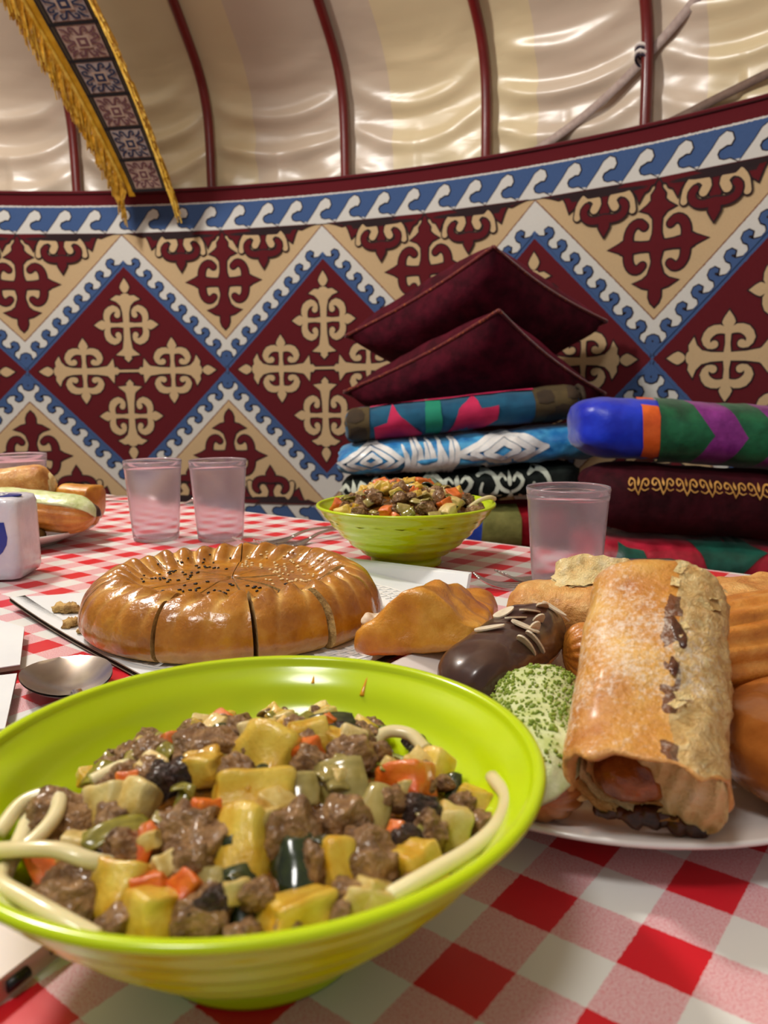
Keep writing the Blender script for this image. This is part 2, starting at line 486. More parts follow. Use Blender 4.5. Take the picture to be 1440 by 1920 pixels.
def satin():
    m, n = newmat('cream satin lining'); b = n.b
    b.inputs['Roughness'].default_value = .34; b.inputs['Specular IOR Level'].default_value = .8
    b.inputs['Sheen Weight'].default_value = .3
    geo = n.n('ShaderNodeTexCoord'); sep = n.n('ShaderNodeSeparateXYZ'); n.l(n.co('UV'), sep.inputs[0])
    # alternate widths of cream and faintly mauve cloth sewn together
    fr = n.math('FRACT', n.math('MULTIPLY', sep.outputs[0], .5))
    f = n.math('GREATER_THAN', n.math('PINGPONG', n.math('SUBTRACT', sep.outputs[0], .82), 1.0), .5)
    c = n.mix(f, rgb(208, 190, 150), rgb(196, 178, 156))
    n.l(c, b.inputs['Base Color'])
    mp = n.n('ShaderNodeMapping'); mp.inputs['Scale'].default_value = (1.2, 6, 1); n.l(n.co('UV'), mp.inputs[0])
    n.bump(n.noise(2.2, 3, .45, mp.outputs[0], .6), .22, .015)
    return m
roof = mk('ceiling', grid(NU, NV, roofpt), satin(), uv=[((-.85+2.25*i/NU-TH0)/DT, (1.16+.7*j/NV)) for j in range(NV+1) for i in range(NU+1)])
tag(roof, kind='structure', label='cream satin lining sagging between the red roof poles')
m_pole = M('dark red painted wood', (112, 26, 24), .38, (92, 18, 18), 6, (90, .15, .002), coat=.25)
zs = [1.18+.02*i for i in range(33)]+[1.95, 2.3, 3.3]
for k in range(-6, 10):
    th = TH0+DT*k
    mk('roof_pole', tube([(CX+(wr(th)+sdr(z)+.022)*sin(th), CY+(wr(th)+sdr(z)+.022)*cos(th), z) for z in zs], .0155, 10), m_pole, roof)
# flat tapes and a tie
m_tape = M('grey-pink cotton tape', (176, 158, 148), .8, (158, 138, 130), 60)
def tape(pts, w):
    P3 = catmull([(a, b, 0) for a, b in pts], 30); R0, R1 = [], []
    V, F = [], []
    for i, p in enumerate(P3):
        t = (P3[min(i+1, 30)]-P3[max(i-1, 0)]); t = Vector((t.x*3.3, t.y, 0)).normalized(); q = Vector((-t.y/3.3, t.x, 0))*w/2
        for sg, of in ((1, .011), (-1, .011), (-1, .014), (1, .014)):
            th, z = p.x+q.x*sg, p.y+q.y*sg; r = wr(th)+sdr(z)+of+.022
            V.append(Vector((CX+r*sin(th), CY+r*cos(th), z)))
    for i in range(30):
        for j in range(4): F.append((i*4+j, i*4+(j+1) % 4, i*4+4+(j+1) % 4, i*4+4+j))
    return V, F
m_tape2 = M('brown cotton tape', (120, 98, 86), .8, (104, 84, 74), 60)
tag(mk('roof_tape', tape(ROPE1, .024), m_tape), 'pale flat tape running diagonally behind a red roof pole', 'tape')
tag(mk('roof_tape', tape(ROPE2, .022), m_tape2), 'brown flat tape slanting down to the carpet edge', 'tape')
th = .6172; tie = thing('pole_tie', 'white and dark cord tied around a red roof pole', 'cord', (CX+(wr(th)+dr(1.43)+.022)*sin(th), CY+(wr(th)+dr(1.43)+.022)*cos(th), 1.43))
m_cw, m_cd = M('white cord', (214, 204, 196), .8), M('dark cord', (40, 30, 48), .8)
for i, (mm, dz) in enumerate(((m_cw, .014), (m_cd, .006), (m_cw, -.003), (m_cd, -.012))):
    mk('cord_turn', tube([(.018*cos(a*pi/8), .018*sin(a*pi/8), dz-.012*cos(a*pi/8-.6)) for a in range(17)], .0048 if mm is m_cw else .0032, 6), mm, tie)

# ---- hanging woven band with golden fringe
BTH = .157
BR = [(3.22, 1.20), (3.165, 1.26), (3.0, 1.40), (2.85, 1.505), (2.74, 1.575), (2.45, 1.75), (1.6, 2.32), (.9, 2.8)]
bc = catmull([(CX+r*sin(BTH), CY+r*cos(BTH), z) for r, z in BR], 120)
bl = [0]
for a, b in zip(bc, bc[1:]): bl.append(bl[-1]+(b-a).length)
TANG = Vector((cos(BTH), -sin(BTH), 0))
def band(x, y, off=0):
    """x across (-1..1), y metres along from lower end"""
    i = max(1, min(120, bisect.bisect(bl, y))); f = (y-bl[i-1])/(bl[i]-bl[i-1]); p = bc[i-1].lerp(bc[i], f)
    d = (bc[i]-bc[i-1]).normalized()
    tw = 0; nrm = TANG.cross(d).normalized()
    if nrm.z > 0: nrm = -nrm
    lat = TANG*cos(tw)+nrm*sin(tw)*.5
    hw = .058+.018*min(1, y/.55)
    return p+lat*x*hw+nrm*off
hang = thing('hanging_woven_band', 'woven ornamental band with golden fringes hanging from the roof', 'band')
m_wv = [M('woven rose ground', (176, 148, 130), .9, (150, 124, 114), 90), M('woven slate ground', (170, 154, 144), .9, (146, 132, 130), 90),
        M('woven black stripe', (26, 20, 22), .9), M('woven navy thread', (36, 44, 72), .9), M('woven wine thread', (104, 66, 70), .9), M('woven beige thread', (176, 152, 132), .9), M('woven olive edge', (62, 52, 34), .9)]
def bandsurf(x0, x1, y0, y1, off, mi, n=6):
    k = max(2, int((y1-y0)/.02))
    return remat(grid(n, k, lambda a, b: band(x0+(x1-x0)*a, y0+(y1-y0)*b, off)), mi)
LB = 1.9; gs = [bandsurf(-1, 1, 0.02, LB, 0, 0, 8)]
mk('band_cloth', join(*gs), m_wv, hang)
for i in range(18):
    y0 = .02+i*.105; gs = []
    mi = i % 2; th_ = 3 if mi else 4
    gs.append(bandsurf(-.74, .74, y0+.008, y0+.1, .0015, mi))
    gs.append(bandsurf(-1, 1, y0-.004, y0+.005, .0022, 2))
    for q in (-1, 1):
        gs.append(bandsurf(q*.76, q*.82, y0, y0+.105, .002, 2, 1)); gs.append(bandsurf(q*.92, q*1.0, y0, y0+.105, .002, 2, 1)); gs.append(bandsurf(q*.83, q*.91, y0, y0+.105, .002, 6, 1))
    yc = y0+.054; sf = lambda x, y, o: band(x*.80, yc+y*.048, o)
    sh = []
    for q in range(4):
        for c in (1, -1):
            sh.append(tf2(stroke([(0, .32), (c*.10, .55), (c*.20, .80), (c*.38, .84), (c*.42, .64), (c*.30, .60)], [.05, .05, .055, .055, .05, .045], 8), q*pi/2))
    for q in range(4): sh.append(tf2(stroke([(.48, .48), (.70, .62), (.80, .82)], [.05, .06, .04], 4), q*pi/2))
    gs.append(remat(lay(join2(*sh), sf, .0028), th_))
    sq = [(-.36, -.36), (.36, -.36), (.36, .36), (-.36, .36)]
    gs.append(remat(lay(poly2(sq), sf, .003), 5)); gs.append(remat(lay(poly2([(x*.7, y*.7) for x, y in sq]), sf, .0034), th_)); gs.append(remat(lay(poly2([(x*.3, y*.3) for x, y in sq]), sf, .0038), 5))
    mk('woven_panel', join(*gs), m_wv, hang)
m_gold = M('golden fringe thread', (206, 158, 36), .38, (240, 204, 96), 60, metal=.15, spec=.7)
mk('golden_ribbon', grid(4, 90, lambda a, b: band(-1.36+.38*a, .0+LB*b, -.003)), M('golden satin ribbon', (176, 128, 24), .4, (204, 156, 44), 30), hang)
for q in (-1, 1):
    gs = []; rnd = random.Random(3+q)
    # twisted heading cord the strands hang from
    mk('fringe_heading', tube([band(q*(1.04 if q > 0 else 1.36), .03+LB*i/60, .002) for i in range(60)], .006, 6), m_gold, hang)
    for i in range(1300):
        y = .01+(LB-.1)*i/1300; p0 = band(q*(1.0 if q > 0 else 1.34), y+.01, .004); d = (band(q, max(0, y-.02), 0)-band(q, y+.02, 0)).normalized()
        lat = (band(q, y+.02)-band(q*.6, y+.02)).normalized()
        L = rnd.uniform(.055, .085)
        v = (lat*(.62 if q < 0 else .40)+d*.75+Vector((0, 0, -.35))).normalized()
        j = Vector((rnd.uniform(-.2, .2), rnd.uniform(-.2, .2), rnd.uniform(-.2, .2)))
        gs.append(tube([p0, p0+(v+j*.4)*L*.5+lat*.006*sin(y*130), p0+(v*.8+j*.5+d*.4+Vector((0, 0, -.2)))*L], .0021, 3, cap=False))
    tag(mk('fringe', join(*gs), m_gold, hang, smooth=False), kind='stuff')
# ================================================================== stacked bedding
def spow(x, e): return math.copysign(abs(x)**e, x)
class Quilt:
    def __init__(s, A, B, a, b, ex=.6, wob=.006, seed=0, endr=.05, sag=0, lump=0):
        s.A, s.B, s.a, s.b, s.ex, s.wob, s.seed, s.endr, s.sag, s.lump = Vector(A), Vector(B), a, b, ex, wob, seed, endr, sag, lump
        s.L = (s.B-s.A).length; s.t = (s.B-s.A).normalized()
        s.lat = Vector((s.t.y, -s.t.x, 0)).normalized(); s.up = Vector((0, 0, 1))
    def at(s, u, ph, off=0):
        e = min(u, 1-u)*s.L/s.endr; k = sqrt(max(0, 1-(1-min(1, e))**2)); k = .55+.45*k if 0 <= u <= 1 else .5
        c = s.A.lerp(s.B, u); c = c+s.up*s.sag*4*(u*(1-u))
        bb = s.b*(1+s.lump*noise.noise(Vector((u*s.L*7, s.seed*2.7, 1))))
        p = c+s.lat*s.a*spow(cos(ph), s.ex)*k+s.up*bb*spow(sin(ph), s.ex)*k
        w = noise.noise_vector(Vector((u*s.L*14, ph*1.5, s.seed*5.1)))*s.wob + noise.noise_vector(Vector((u*s.L*45, ph*3.5, s.seed*9.1)))*s.wob*.35
        n = (s.lat*cos(ph)/s.a+s.up*sin(ph)/s.b).normalized()
        return p+w+n*off
    def body(s, nu=90, nv=40):
        rings = [[s.at(i/nu, 2*pi*j/nv) for j in range(nv)] for i in range(nu+1)]
        return loft(rings)
    def surf(s, x, y, off=0):     # metres along, metres up the front face
        return s.at(x/s.L, max(-1.5, min(1.5, math.asin(max(-1, min(1, spow(y/s.b, 1/s.ex)))))), off)
    def deco(s, g2, off=.003):    # cut finely enough to follow the bulge
        bm = bmesh.new(); vs_ = [bm.verts.new((x, y, 0)) for x, y in g2[0]]
        for f in g2[1]:
            try: bm.faces.new([vs_[i] for i in f])
            except ValueError: pass
        bmesh.ops.triangulate(bm, faces=bm.faces)
        for _ in range(3):
            es = [e for e in bm.edges if e.calc_length() > .012]
            if not es: break
            bmesh.ops.subdivide_edges(bm, edges=es, cuts=1); bmesh.ops.triangulate(bm, faces=bm.faces)
        bm.verts.index_update()
        V = [s.surf(v.co.x, v.co.y, off) for v in bm.verts]; F = [tuple(v.index for v in f.verts) for f in bm.faces]; bm.free()
        return V, F
def satinmat(name, c, c2, rough=.36):
    return M(name, c, rough, c2, 22, (60, .25, .004), spec=.6, sheen=.35)
def velvet(name, c, c2):
    m = M(name, c, .8, c2, 30, (55, .3, .006), spec=.2, sheen=.7); m.node_tree.nodes['Principled BSDF'].inputs['Sheen Tint'].default_value = rgb(*c2); return m
def rect(x0, x1, y0, y1): return poly2([(x0, y0), (x1, y0), (x1, y1), (x0, y1)])

m_stand = M('dark stained wood', (70, 42, 28), .6, (92, 58, 38), 12)
st = thing('bedding_stand', 'low wooden stand under the folded quilts by the carpeted wall', 'stand', (.15, 1.9, 0))
def legs(t, w, d, h):
    mk('stand_top', box(w, d, .03, (0, 0, h-.015)), m_stand, t, smooth=False)
    for a in (-1, 1):
        for b in (-1, 1): mk('leg', box(.04, .04, h-.03, (a*(w/2-.04), b*(d/2-.04), (h-.03)/2)), m_stand, t, smooth=False)
legs(st, .62, .22, .195)
st2 = thing('bedding_stand', 'low wooden stand under the embroidered cushion and red patchwork quilt', 'stand', (.74, 1.66, 0), rad(-6))
legs(st2, .66, .20, .1440)

# bottom quilt of blue, olive and red velvet
q = Quilt((-.11, 1.9, .246), (.44, 1.9, .250), .11, .051, seed=1)
t = thing('folded_quilt', 'folded quilt with blue, olive and red velvet blocks, lowest of its stack', 'quilt', (.15, 1.9, .19))
def part(name, g, mm, t, **k):
    return mk(name, ([Vector(v)-t.location for v in g[0]],)+tuple(g[1:]), mm, t, **k)
part('quilt_body', q.body(), velvet('crimson velvet', (120, 8, 22), (150, 16, 30)), t)
part('blue_patch', q.deco(rect(.27, .335, -.049, .050)), satinmat('royal blue satin', (22, 52, 150), (40, 80, 190)), t)
part('olive_patch', q.deco(rect(.335, .425, -.05, .05), .0035), velvet('olive plush', (104, 104, 54), (130, 128, 72)), t)
# black velvet with pale scrolls
q = Quilt((-.10, 1.9, .332), (.46, 1.9, .365), .105, .035, seed=2)
t = thing('folded_quilt', 'folded black quilt with pale scroll ornament under the sky-blue quilt', 'quilt', (.15, 1.9, .3))
part('quilt_body', q.body(), velvet('black velvet', (14, 18, 18), (30, 38, 34)), t)
sh = []
for x0 in (.03, .15, .27, .39):
    for c in (1, -1):
        sh += [stroke([(x0+c*.004, -.012), (x0+c*.020, -.006), (x0+c*.030, .010), (x0+c*.018, .022), (x0+c*.010, .012)], [.003, .004, .005, .004, .003], 8)]
    sh += [leaf((x0, .0), (x0, .030), .006), leaf((x0, -.014), (x0, -.034), .007), leaf((x0+.02, -.018), (x0+.04, -.03), .004), leaf((x0-.02, -.018), (x0-.04, -.03), .004)]
    sh += [stroke([(x0+.045, .022), (x0+.060, .03), (x0+.080, .022), (x0+.092, .0), (x0+.075, -.022), (x0+.052, -.015), (x0+.055, .004)], [.004, .005, .005, .005, .005, .004, .003], 12)]
part('scroll_ornament', join(*[q.deco(g) for g in sh]), M('pale embroidery', (196, 204, 188), .8), t)
part('grey_medallion', q.deco(poly2([(.205+.022*cos(a*pi/8), .002+.024*sin(a*pi/8)) for a in range(16)]), .0035), M('sage felt', (126, 140, 118), .9), t)
# sky-blue satin with white appliqué
q = Quilt((-.105, 1.9, .407), (.53, 1.9, .454), .11, .041, seed=3, lump=.14, wob=.008, endr=.09, ex=.75)
t = thing('folded_quilt', 'folded sky-blue satin quilt with white applique, under the rolled teal quilt', 'quilt', (.15, 1.9, .36))
part('quilt_body', q.body(120, 44), satinmat('sky-blue satin', (22, 110, 180), (84, 176, 224)), t)
sh = []
def rhomb(xc, w, h, hw): 
    pts = [(xc-w, 0), (xc, h), (xc+w, 0), (xc, -h), (xc-w, 0)]
    return [stroke([pts[i], pts[i+1]], [hw, hw], 6) for i in range(4)]
for w in (.075, .050, .022): sh += rhomb(.075, w, w*.52, .0046)
for w in (.10, .070, .038): sh += rhomb(.375, w, w*.42, .0056)
for k in range(9):
    x = .150+k*.014
    sh.append(stroke([(x, -.036), (x+.012, -.005), (x-.004+.010*(k % 2), .026+.012*(k % 3))], [.0075, .0065, .0025], 6))
part('white_applique', join(*[q.deco(g, .0035) for g in sh]), satinmat('white satin', (206, 210, 212), (240, 240, 236)), t)
# rolled teal quilt
q = Quilt((-.088, 1.89, .488), (.455, 1.89, .541), .078, .039, ex=.85, seed=4, endr=.03, wob=.004)
t = thing('rolled_quilt', 'rolled teal quilt with pink patches and brown ends under the cushions', 'quilt', (.15, 1.89, .46))
part('quilt_body', q.body(110, 40), M('teal cotton', (10, 72, 104), .85, (14, 88, 120), 30, (60, .2, .004), sheen=.2), t)
m_pk, m_gr = M('pink cotton', (196, 34, 84), .85, (170, 24, 72), 20), M('green cotton', (22, 132, 104), .85)
m_camo = [M('brown cloth', (84, 70, 40), .9, (66, 54, 32), 20), M('dark brown cloth', (60, 46, 30), .9, (48, 38, 26), 20)]
part('pink_patch', join(*[q.deco(poly2(p), .003) for p in ([(.072, -.042), (.068, -.005), (.098, .0), (.112, .036), (.132, .008), (.180, -.030), (.176, -.042)], [(.235, -.044), (.262, .012), (.296, .040), (.312, .010), (.352, .012), (.352, -.018), (.300, -.046)])]), m_pk, t)
part('pink_edge', q.deco(rect(.06, .44, .037, .0388), .004), m_pk, t)
part('green_stripe', q.deco(rect(.187, .222, -.0388, .0388), .0032), m_gr, t)
for x0, x1, sp2 in ((0, .058, ((.03, -.018), (.025, .022))), (.435, .5445, ((.46, .018), (.50, -.016), (.48, -.030), (.53, .022)))):
    part('brown_end', q.deco(rect(x0, x1, -.0388, .0388), .0035), m_camo, t)
    for x, y in sp2: part('dark_blotch', q.deco(poly2([(x+.022*cos(a*pi/4)*(1+.3*sin(3*a)), y+.016*sin(a*pi/4)) for a in range(8)]), .0045), m_camo[1], t)
sp_ = [(q.B+q.lat*(.012+.052*a/26)*cos(a*.62)+Vector((.008, 0, 0))+q.up*(.008+.032*a/26)*sin(a*.62)) for a in range(27)]
part('rolled_edge', tube(sp_, .006, 6), m_camo[1], t)

# --- cushions
def cushion(name, label, Nn, Lf, Rt, th, seed, mm, mtrim):
    Nn, Lf, Rt = Vector(Nn), Vector(Lf), Vector(Rt); Fr = Lf+Rt-Nn
    cen = (Lf+Rt)/2; t = thing(name, label, 'cushion', cen)
    nrm = (Lf-Nn).cross(Rt-Nn).normalized()
    if nrm.z < 0: nrm = -nrm
    def pos(a, b, sg):        # a,b in -1..1
        e = max(abs(a), abs(b)); pinch = 1-.07*(1-min(abs(a), abs(b))**2)*e**6
        a2, b2 = a*pinch, b*pinch
        p = cen+(Rt-Nn)*.5*a2+(Lf-Nn)*.5*b2 if False else Nn+(Rt-Nn)*(.5+.5*a2)+(Lf-Nn)*(.5+.5*b2)
        h = th*((1-a*a)*(1-b*b))**.36
        w = noise.noise(Vector((a*2.5, b*2.5, seed)))*.16+noise.noise(Vector((a*7, b*7, seed*2+sg)))*.07
        return p+nrm*sg*h*(1+w)-cen
    n = 26
    top = grid(n, n, lambda i, j: pos(2*i-1, 2*j-1, 1)); bot = grid(n, n, lambda i, j: pos(2*i-1, 2*j-1, -1))
    mk('cushion_cover', join(top, bot), mm, t)
    ed = [pos(-1+2*i/40, -1, 0) for i in range(41)]; ed2 = [pos(-1, -1+2*i/40, 0) for i in range(41)]
    ed3 = [pos(1, -1+2*i/40, 0) for i in range(41)]; ed4 = [pos(-1+2*i/40, 1, 0) for i in range(41)]
    for E_ in (ed, ed2, ed3, ed4): mk('edge_trim', tube(E_, .0045, 6), mtrim, t)
m_vel = velvet('dark maroon velvet', (50, 4, 17), (80, 11, 30))
m_trim = M('red and gold edging', (92, 10, 18), .55, (200, 112, 36), 160, ramp=(.56, .72), sheen=.3)
cushion('velvet_cushion', 'dark maroon velvet cushion resting on top of another cushion', (.257, 1.88, .894), (-.098, 2.15, .715), (.597, 2.15, .746), .093, 3, m_vel, m_trim)
cushion('velvet_cushion', 'dark maroon velvet cushion lying on the rolled teal quilt', (.259, 1.80, .744), (-.101, 2.08, .568), (.580, 2.08, .556), .084, 8, m_vel, m_trim)

# --- right-hand stack
A7, B7 = Vector((.392, 1.64, .497)), Vector((1.02, 1.60, .452))
q = Quilt(A7, B7, .10, .060, seed=6, wob=.004, lump=.06, endr=.07, ex=.62)
t = thing('folded_quilt', 'folded quilt with royal-blue end and purple and green zigzag patchwork', 'quilt', (.7, 1.62, .43))
m_rb = satinmat('bright royal-blue satin', (10, 38, 190), (24, 60, 220)); m_pu = satinmat('purple satin', (104, 18, 108), (150, 52, 150)); m_ge = satinmat('emerald satin', (8, 70, 46), (24, 110, 70)); m_or = satinmat('orange satin', (214, 84, 22), (240, 110, 40))
part('quilt_body', q.body(120, 44), m_rb, t)
part('orange_stripe', q.deco(rect(.118, .150, -.0597, .0597), .0035), m_or, t)
x = .150; k = 0
while x < .62:                # zigzag patches meeting at mid height
    for sg in (1, -1):
        p = [(x, 0), (x+.062, 0), (x+.105, sg*.0595), (x+.043, sg*.0595)]
        if sg > 0: p = [(a-.0, b) for a, b in [(x+.043, 0), (x+.105, 0), (x+.062, .0595), (x, .0595)]]
        else: p = [(x+.043, 0), (x+.105, 0), (x+.062, -.0595), (x, -.0595)]
        p = [(max(.150, min(.625, a)), b) for a, b in p]
        part('zigzag_patch', q.deco(poly2(p), .0052), m_pu if k % 2 else m_ge, t)
    if k == 0:
        for sg in (1, -1): part('zigzag_patch', q.deco(poly2([(.150, 0), (.193, 0), (.150, sg*.0595)]), .0052), m_ge, t)
    x += .062; k += 1
q = Quilt((.415, 1.63, .356), (1.02, 1.60, .318), .115, .068, seed=7, wob=.005, endr=.09, ex=.6)
t = thing('velvet_bolster', 'long dark maroon cushion with a golden embroidered border', 'cushion', (.7, 1.62, .27))
part('cushion_cover', q.body(110, 40), velvet('dark wine velvet', (42, 6, 14), (64, 12, 24)), t)
sh = []
for i in range(12):
    x0 = .06+i*.046; y0 = .036
    for c in (1, -1):        # a pair of facing spirals on a little stalk
        sh.append(stroke([(x0+.023+c*.0015, y0-.014), (x0+.023+c*.006, y0-.004), (x0+.023+c*.009, y0+.008), (x0+.023+c*.016, y0+.011), (x0+.023+c*.020, y0+.004), (x0+.023+c*.016, y0-.002), (x0+.023+c*.0125, y0+.003)], [.0012, .0015, .0016, .0016, .0015, .0013, .0011], 16))
        sh.append(stroke([(x0+.023+c*.006, y0-.006), (x0+.023+c*.013, y0-.011), (x0+.023+c*.020, y0-.008)], [.0012, .0013, .0009], 6))
    sh += [leaf((x0+.023, y0-.002), (x0+.023, y0+.014), .0026), leaf((x0+.023, y0-.012), (x0+.023, y0-.019), .0022)]
sh += [stroke([(.05+.05*i, .060) for i in range(12)], [.0012]*3, 40), stroke([(.05+.05*i, .020) for i in range(12)], [.0012]*3, 40)] if False else []
part('gold_embroidery', join(*[q.deco(g, .003) for g in sh]), M('gold embroidery thread', (196, 140, 66), .5, (226, 176, 96), 90, metal=.2), t)
q = Quilt((.40, 1.62, .228), (1.02, 1.60, .196), .12, .054, seed=9, wob=.006, lump=.1, endr=.08, ex=.7)
t = thing('folded_quilt', 'folded crimson satin quilt with dark green patches under the embroidered cushion', 'quilt', (.7, 1.61, .17))
part('quilt_body', q.body(110, 40), satinmat('crimson satin', (136, 10, 34), (196, 34, 62)), t)
for p in ([(.045, -.01), (.062, .045), (.075, .040), (.11, .035), (.13, -.02)], [(.205, .05), (.235, .0), (.255, -.03), (.30, .01), (.35, .04), (.30, .055)], [(.42, .05), (.46, -.01), (.52, .03), (.52, .055)]):
    part('green_patch', q.deco(poly2(p), .003), satinmat('dark green satin', (8, 62, 52), (20, 96, 80)), t)
# ================================================================== table, cloth and tableware
YAW, CELL = 0.66168, .022
X0, X1, Y0, Y1 = -1.9, .66, .012, .772
tb = thing('dining_table', 'low rectangular dining table under the red gingham cloth', 'table', (0, 0, 0), -YAW)
m_wood = M('brown table wood', (110, 74, 46), .5, (92, 58, 34), 10)
mk('table_top', box(X1-X0-.012, Y1-Y0-.012, .024, ((X0+X1)/2, (Y0+Y1)/2, TZ-.0142)), m_wood, tb, smooth=False)
for a in (X0+.08, X1-.08):
    for b in (Y0+.08, Y1-.08): mk('leg', lathe([(.0, 0), (.018, 0), (.026, .2), (.03, TZ-.026), (0, TZ-.026)], 16), m_wood, tb, loc=(a, b, 0))
def gingham():
    m, n = newmat('red gingham oilcloth'); b = n.b; b.inputs['Roughness'].default_value = .38; b.inputs['Specular IOR Level'].default_value = .45
    sep = n.n('ShaderNodeSeparateXYZ'); n.l(n.co(), sep.inputs[0])
    wob = n.math('MULTIPLY', n.math('SUBTRACT', n.noise(500, 2, .5, n.co()), .5), .05)
    def ev(o, k, ph):
        x = n.math('ADD', n.math('MULTIPLY', o, k/CELL), ph+200); x = n.math('ADD', x, wob)
        return n.math('LESS_THAN', n.math('FRACT', n.math('MULTIPLY', x, .5)), .5)
    a, c = ev(sep.outputs[0], 1, 5.529), ev(sep.outputs[1], -1, 10.61)
    both = n.math('MULTIPLY', a, c); any_ = n.math('MAXIMUM', a, c)
    vor = n.noise(1500, 2, .8, n.co())
    sp_ = n.math('GREATER_THAN', vor, .52)
    red, white = rgb(206, 26, 40), rgb(222, 222, 218)
    pink = n.mix(n.math('ADD', n.math('MULTIPLY', sp_, .52), .10), rgb(226, 196, 198), rgb(204, 62, 84))
    col = n.mix(both, n.mix(any_, white, pink), red)
    n.l(col, b.inputs['Base Color'])
    n.bump(n.noise(26, 3, .5, n.co()), .12, .004)
    return m
def cloth():
    def per(o, n=60):
        r = .012+o; pts = []
        cs = [(X1-.012, Y1-.012, 0), (X0+.012, Y1-.012, pi/2), (X0+.012, Y0+.012, pi), (X1-.012, Y0+.012, 3*pi/2)]
        for i, (x, y, a0) in enumerate(cs):
            for k in range(9): pts.append((x+r*cos(a0+pi/2*k/8), y+r*sin(a0+pi/2*k/8)))
            x2, y2, a2 = cs[(i+1) % 4]; e0 = pts[-1]; e1 = (x2+r*cos(a2), y2+r*sin(a2))
            for k in range(1, n): pts.append((e0[0]+(e1[0]-e0[0])*k/n, e0[1]+(e1[1]-e0[1])*k/n))
        return pts
    rings = []
    for o, dz, w in ((-.008, 0, 0), (-.002, -.0006, 0), (.001, -.003, 0), (.0022, -.008, 0), (.004, -.03, .3), (.008, -.09, .8), (.012, -.17, 1.2)):
        pp = per(o); rings.append([(x, y, TZ+dz+.0) if not w else (x+.008*w*sin(i*.55)*(1 if True else 0), y+.008*w*sin(i*.55+.7), TZ+dz) for i, (x, y) in enumerate(pp)])
    V, F = loft(rings, cap=False); n = len(rings[0])
    F.append(tuple(range(n)))
    return V, F
tc = mk('tablecloth', cloth(), gingham(), rot=(0, 0, -YAW), smooth=False)
tag(tc, 'red and white gingham oilcloth covering the low table', 'tablecloth')

# ---- bowls
m_lime = M('lime green melamine', (188, 214, 0), .22, spec=.5, sss=.12, sssr=.004, coat=.3)
def bowl(label, loc):
    t = thing('melamine_bowl', label, 'bowl', loc)
    out = [(.030, 0), (.0345, 0), (.0355, .002), (.0345, .009)]
    for i in range(41):
        k = i/40; z = .009+.0495*k; r = .0345+.0528*k**.71
        r += .0011*sin(k*2*pi*5.0)*(1-.6*k)*(1 if k > .04 else 0)
        out.append((r, z))
    out += [(.0884, .0590), (.0888, .0601), (.0883, .0611), (.0872, .0615), (.0858, .0613), (.0848, .0605)]
    inn = []
    for i in range(31):
        k = 1-i/30; z = .012+.047*k; r = .0320+.0522*k**.71 + .0007*sin(k*2*pi*3.2)
        inn.append((r, z))
    inn += [(.022, .0095), (0, .009)]
    mk('bowl_wall', lathe(out+inn, 128), m_lime, t)
    mk('foot_ring', lathe([(.0295, .0), (.0295, .009), (.0, .0092)], 64), m_lime, t)
    return t
NB, FB = Vector((-.0408, .2316, TZ)), Vector((.0216, .774, TZ))
nbowl = bowl('lime green bowl of noodles and stew beside the phone and the spoon', NB)
bowl('lime green bowl heaped with stew, standing behind the round pie', FB)

m_oil = M('orange oil', (214, 150, 10), .1, coat=.6)
def inner(th, z, o=-.0005):
    k = (z-.012)/.047; r = .0320+.0522*k**.71+.0007*sin(k*2*pi*3.2)-o
    return Vector((r*cos(th), r*sin(th), z))
for th0, z0, z1, rr0 in ((66, .050, .0565, .0012), (82, .0525, .0555, .0009)):
    mk('oil_drip', tube([inner(rad(th0), z0+(z1-z0)*i/10) for i in range(11)], lambda u, q=rr0: q*(1.0-.75*u), 8), m_oil, nbowl)
# ---- tumblers
def cupmat():
    m, n = newmat('frosted clear plastic'); b = n.b
    b.inputs['Base Color'].default_value = rgb(246, 238, 244); b.inputs['Roughness'].default_value = .16; b.inputs['Transmission Weight'].default_value = .90; b.inputs['IOR'].default_value = 1.16
    b.inputs['Specular IOR Level'].default_value = .6
    n.bump(n.noise(240, 2, .5, n.co()), .06, .002)
    return m
m_cup = cupmat()
m_rim = M('clear plastic rim', (236, 228, 236), .08, trans=.85, ior=1.3)
def cup(label, x, y, k=1.0):
    t = thing('plastic_tumbler', label, 'cup', (x, y, TZ)); t.scale = (k, k, k)
    o = [(0, 0.0006), (.018, .0006), (.0255, .0006), (.0262, .003)]+[(.0262+.0060*z/.085, z) for z in (.01, .03, .05, .07, .083)]+[(.0325, .084), (.0328, .0885)]
    i = [(.0316, .0885), (.0312, .084), (.0308, .083)]+[(.0250+.0058*z/.083, z) for z in (.07, .05, .03, .01)]+[(.0240, .0042), (.02, .0036), (0, .0036)]
    mk('tumbler_wall', lathe(o+i, 64), m_cup, t)
    mk('rim', lathe([(.0316, .0885), (.0314, .0925), (.0320, .094), (.0329, .0938), (.0333, .092), (.0328, .0885)], 64), m_rim, t)
cup('frosted plastic tumbler between another tumbler and the plate by the napkins', -.2687, .917)
cup('frosted plastic tumbler standing just behind the forks by the pie', -.192, .913)
cup('frosted plastic tumbler behind the plate with the sugar-dusted pastry', .1475, .627)
cup('frosted plastic tumbler partly hidden behind the pastries by the napkins', -.4745, 1.03)

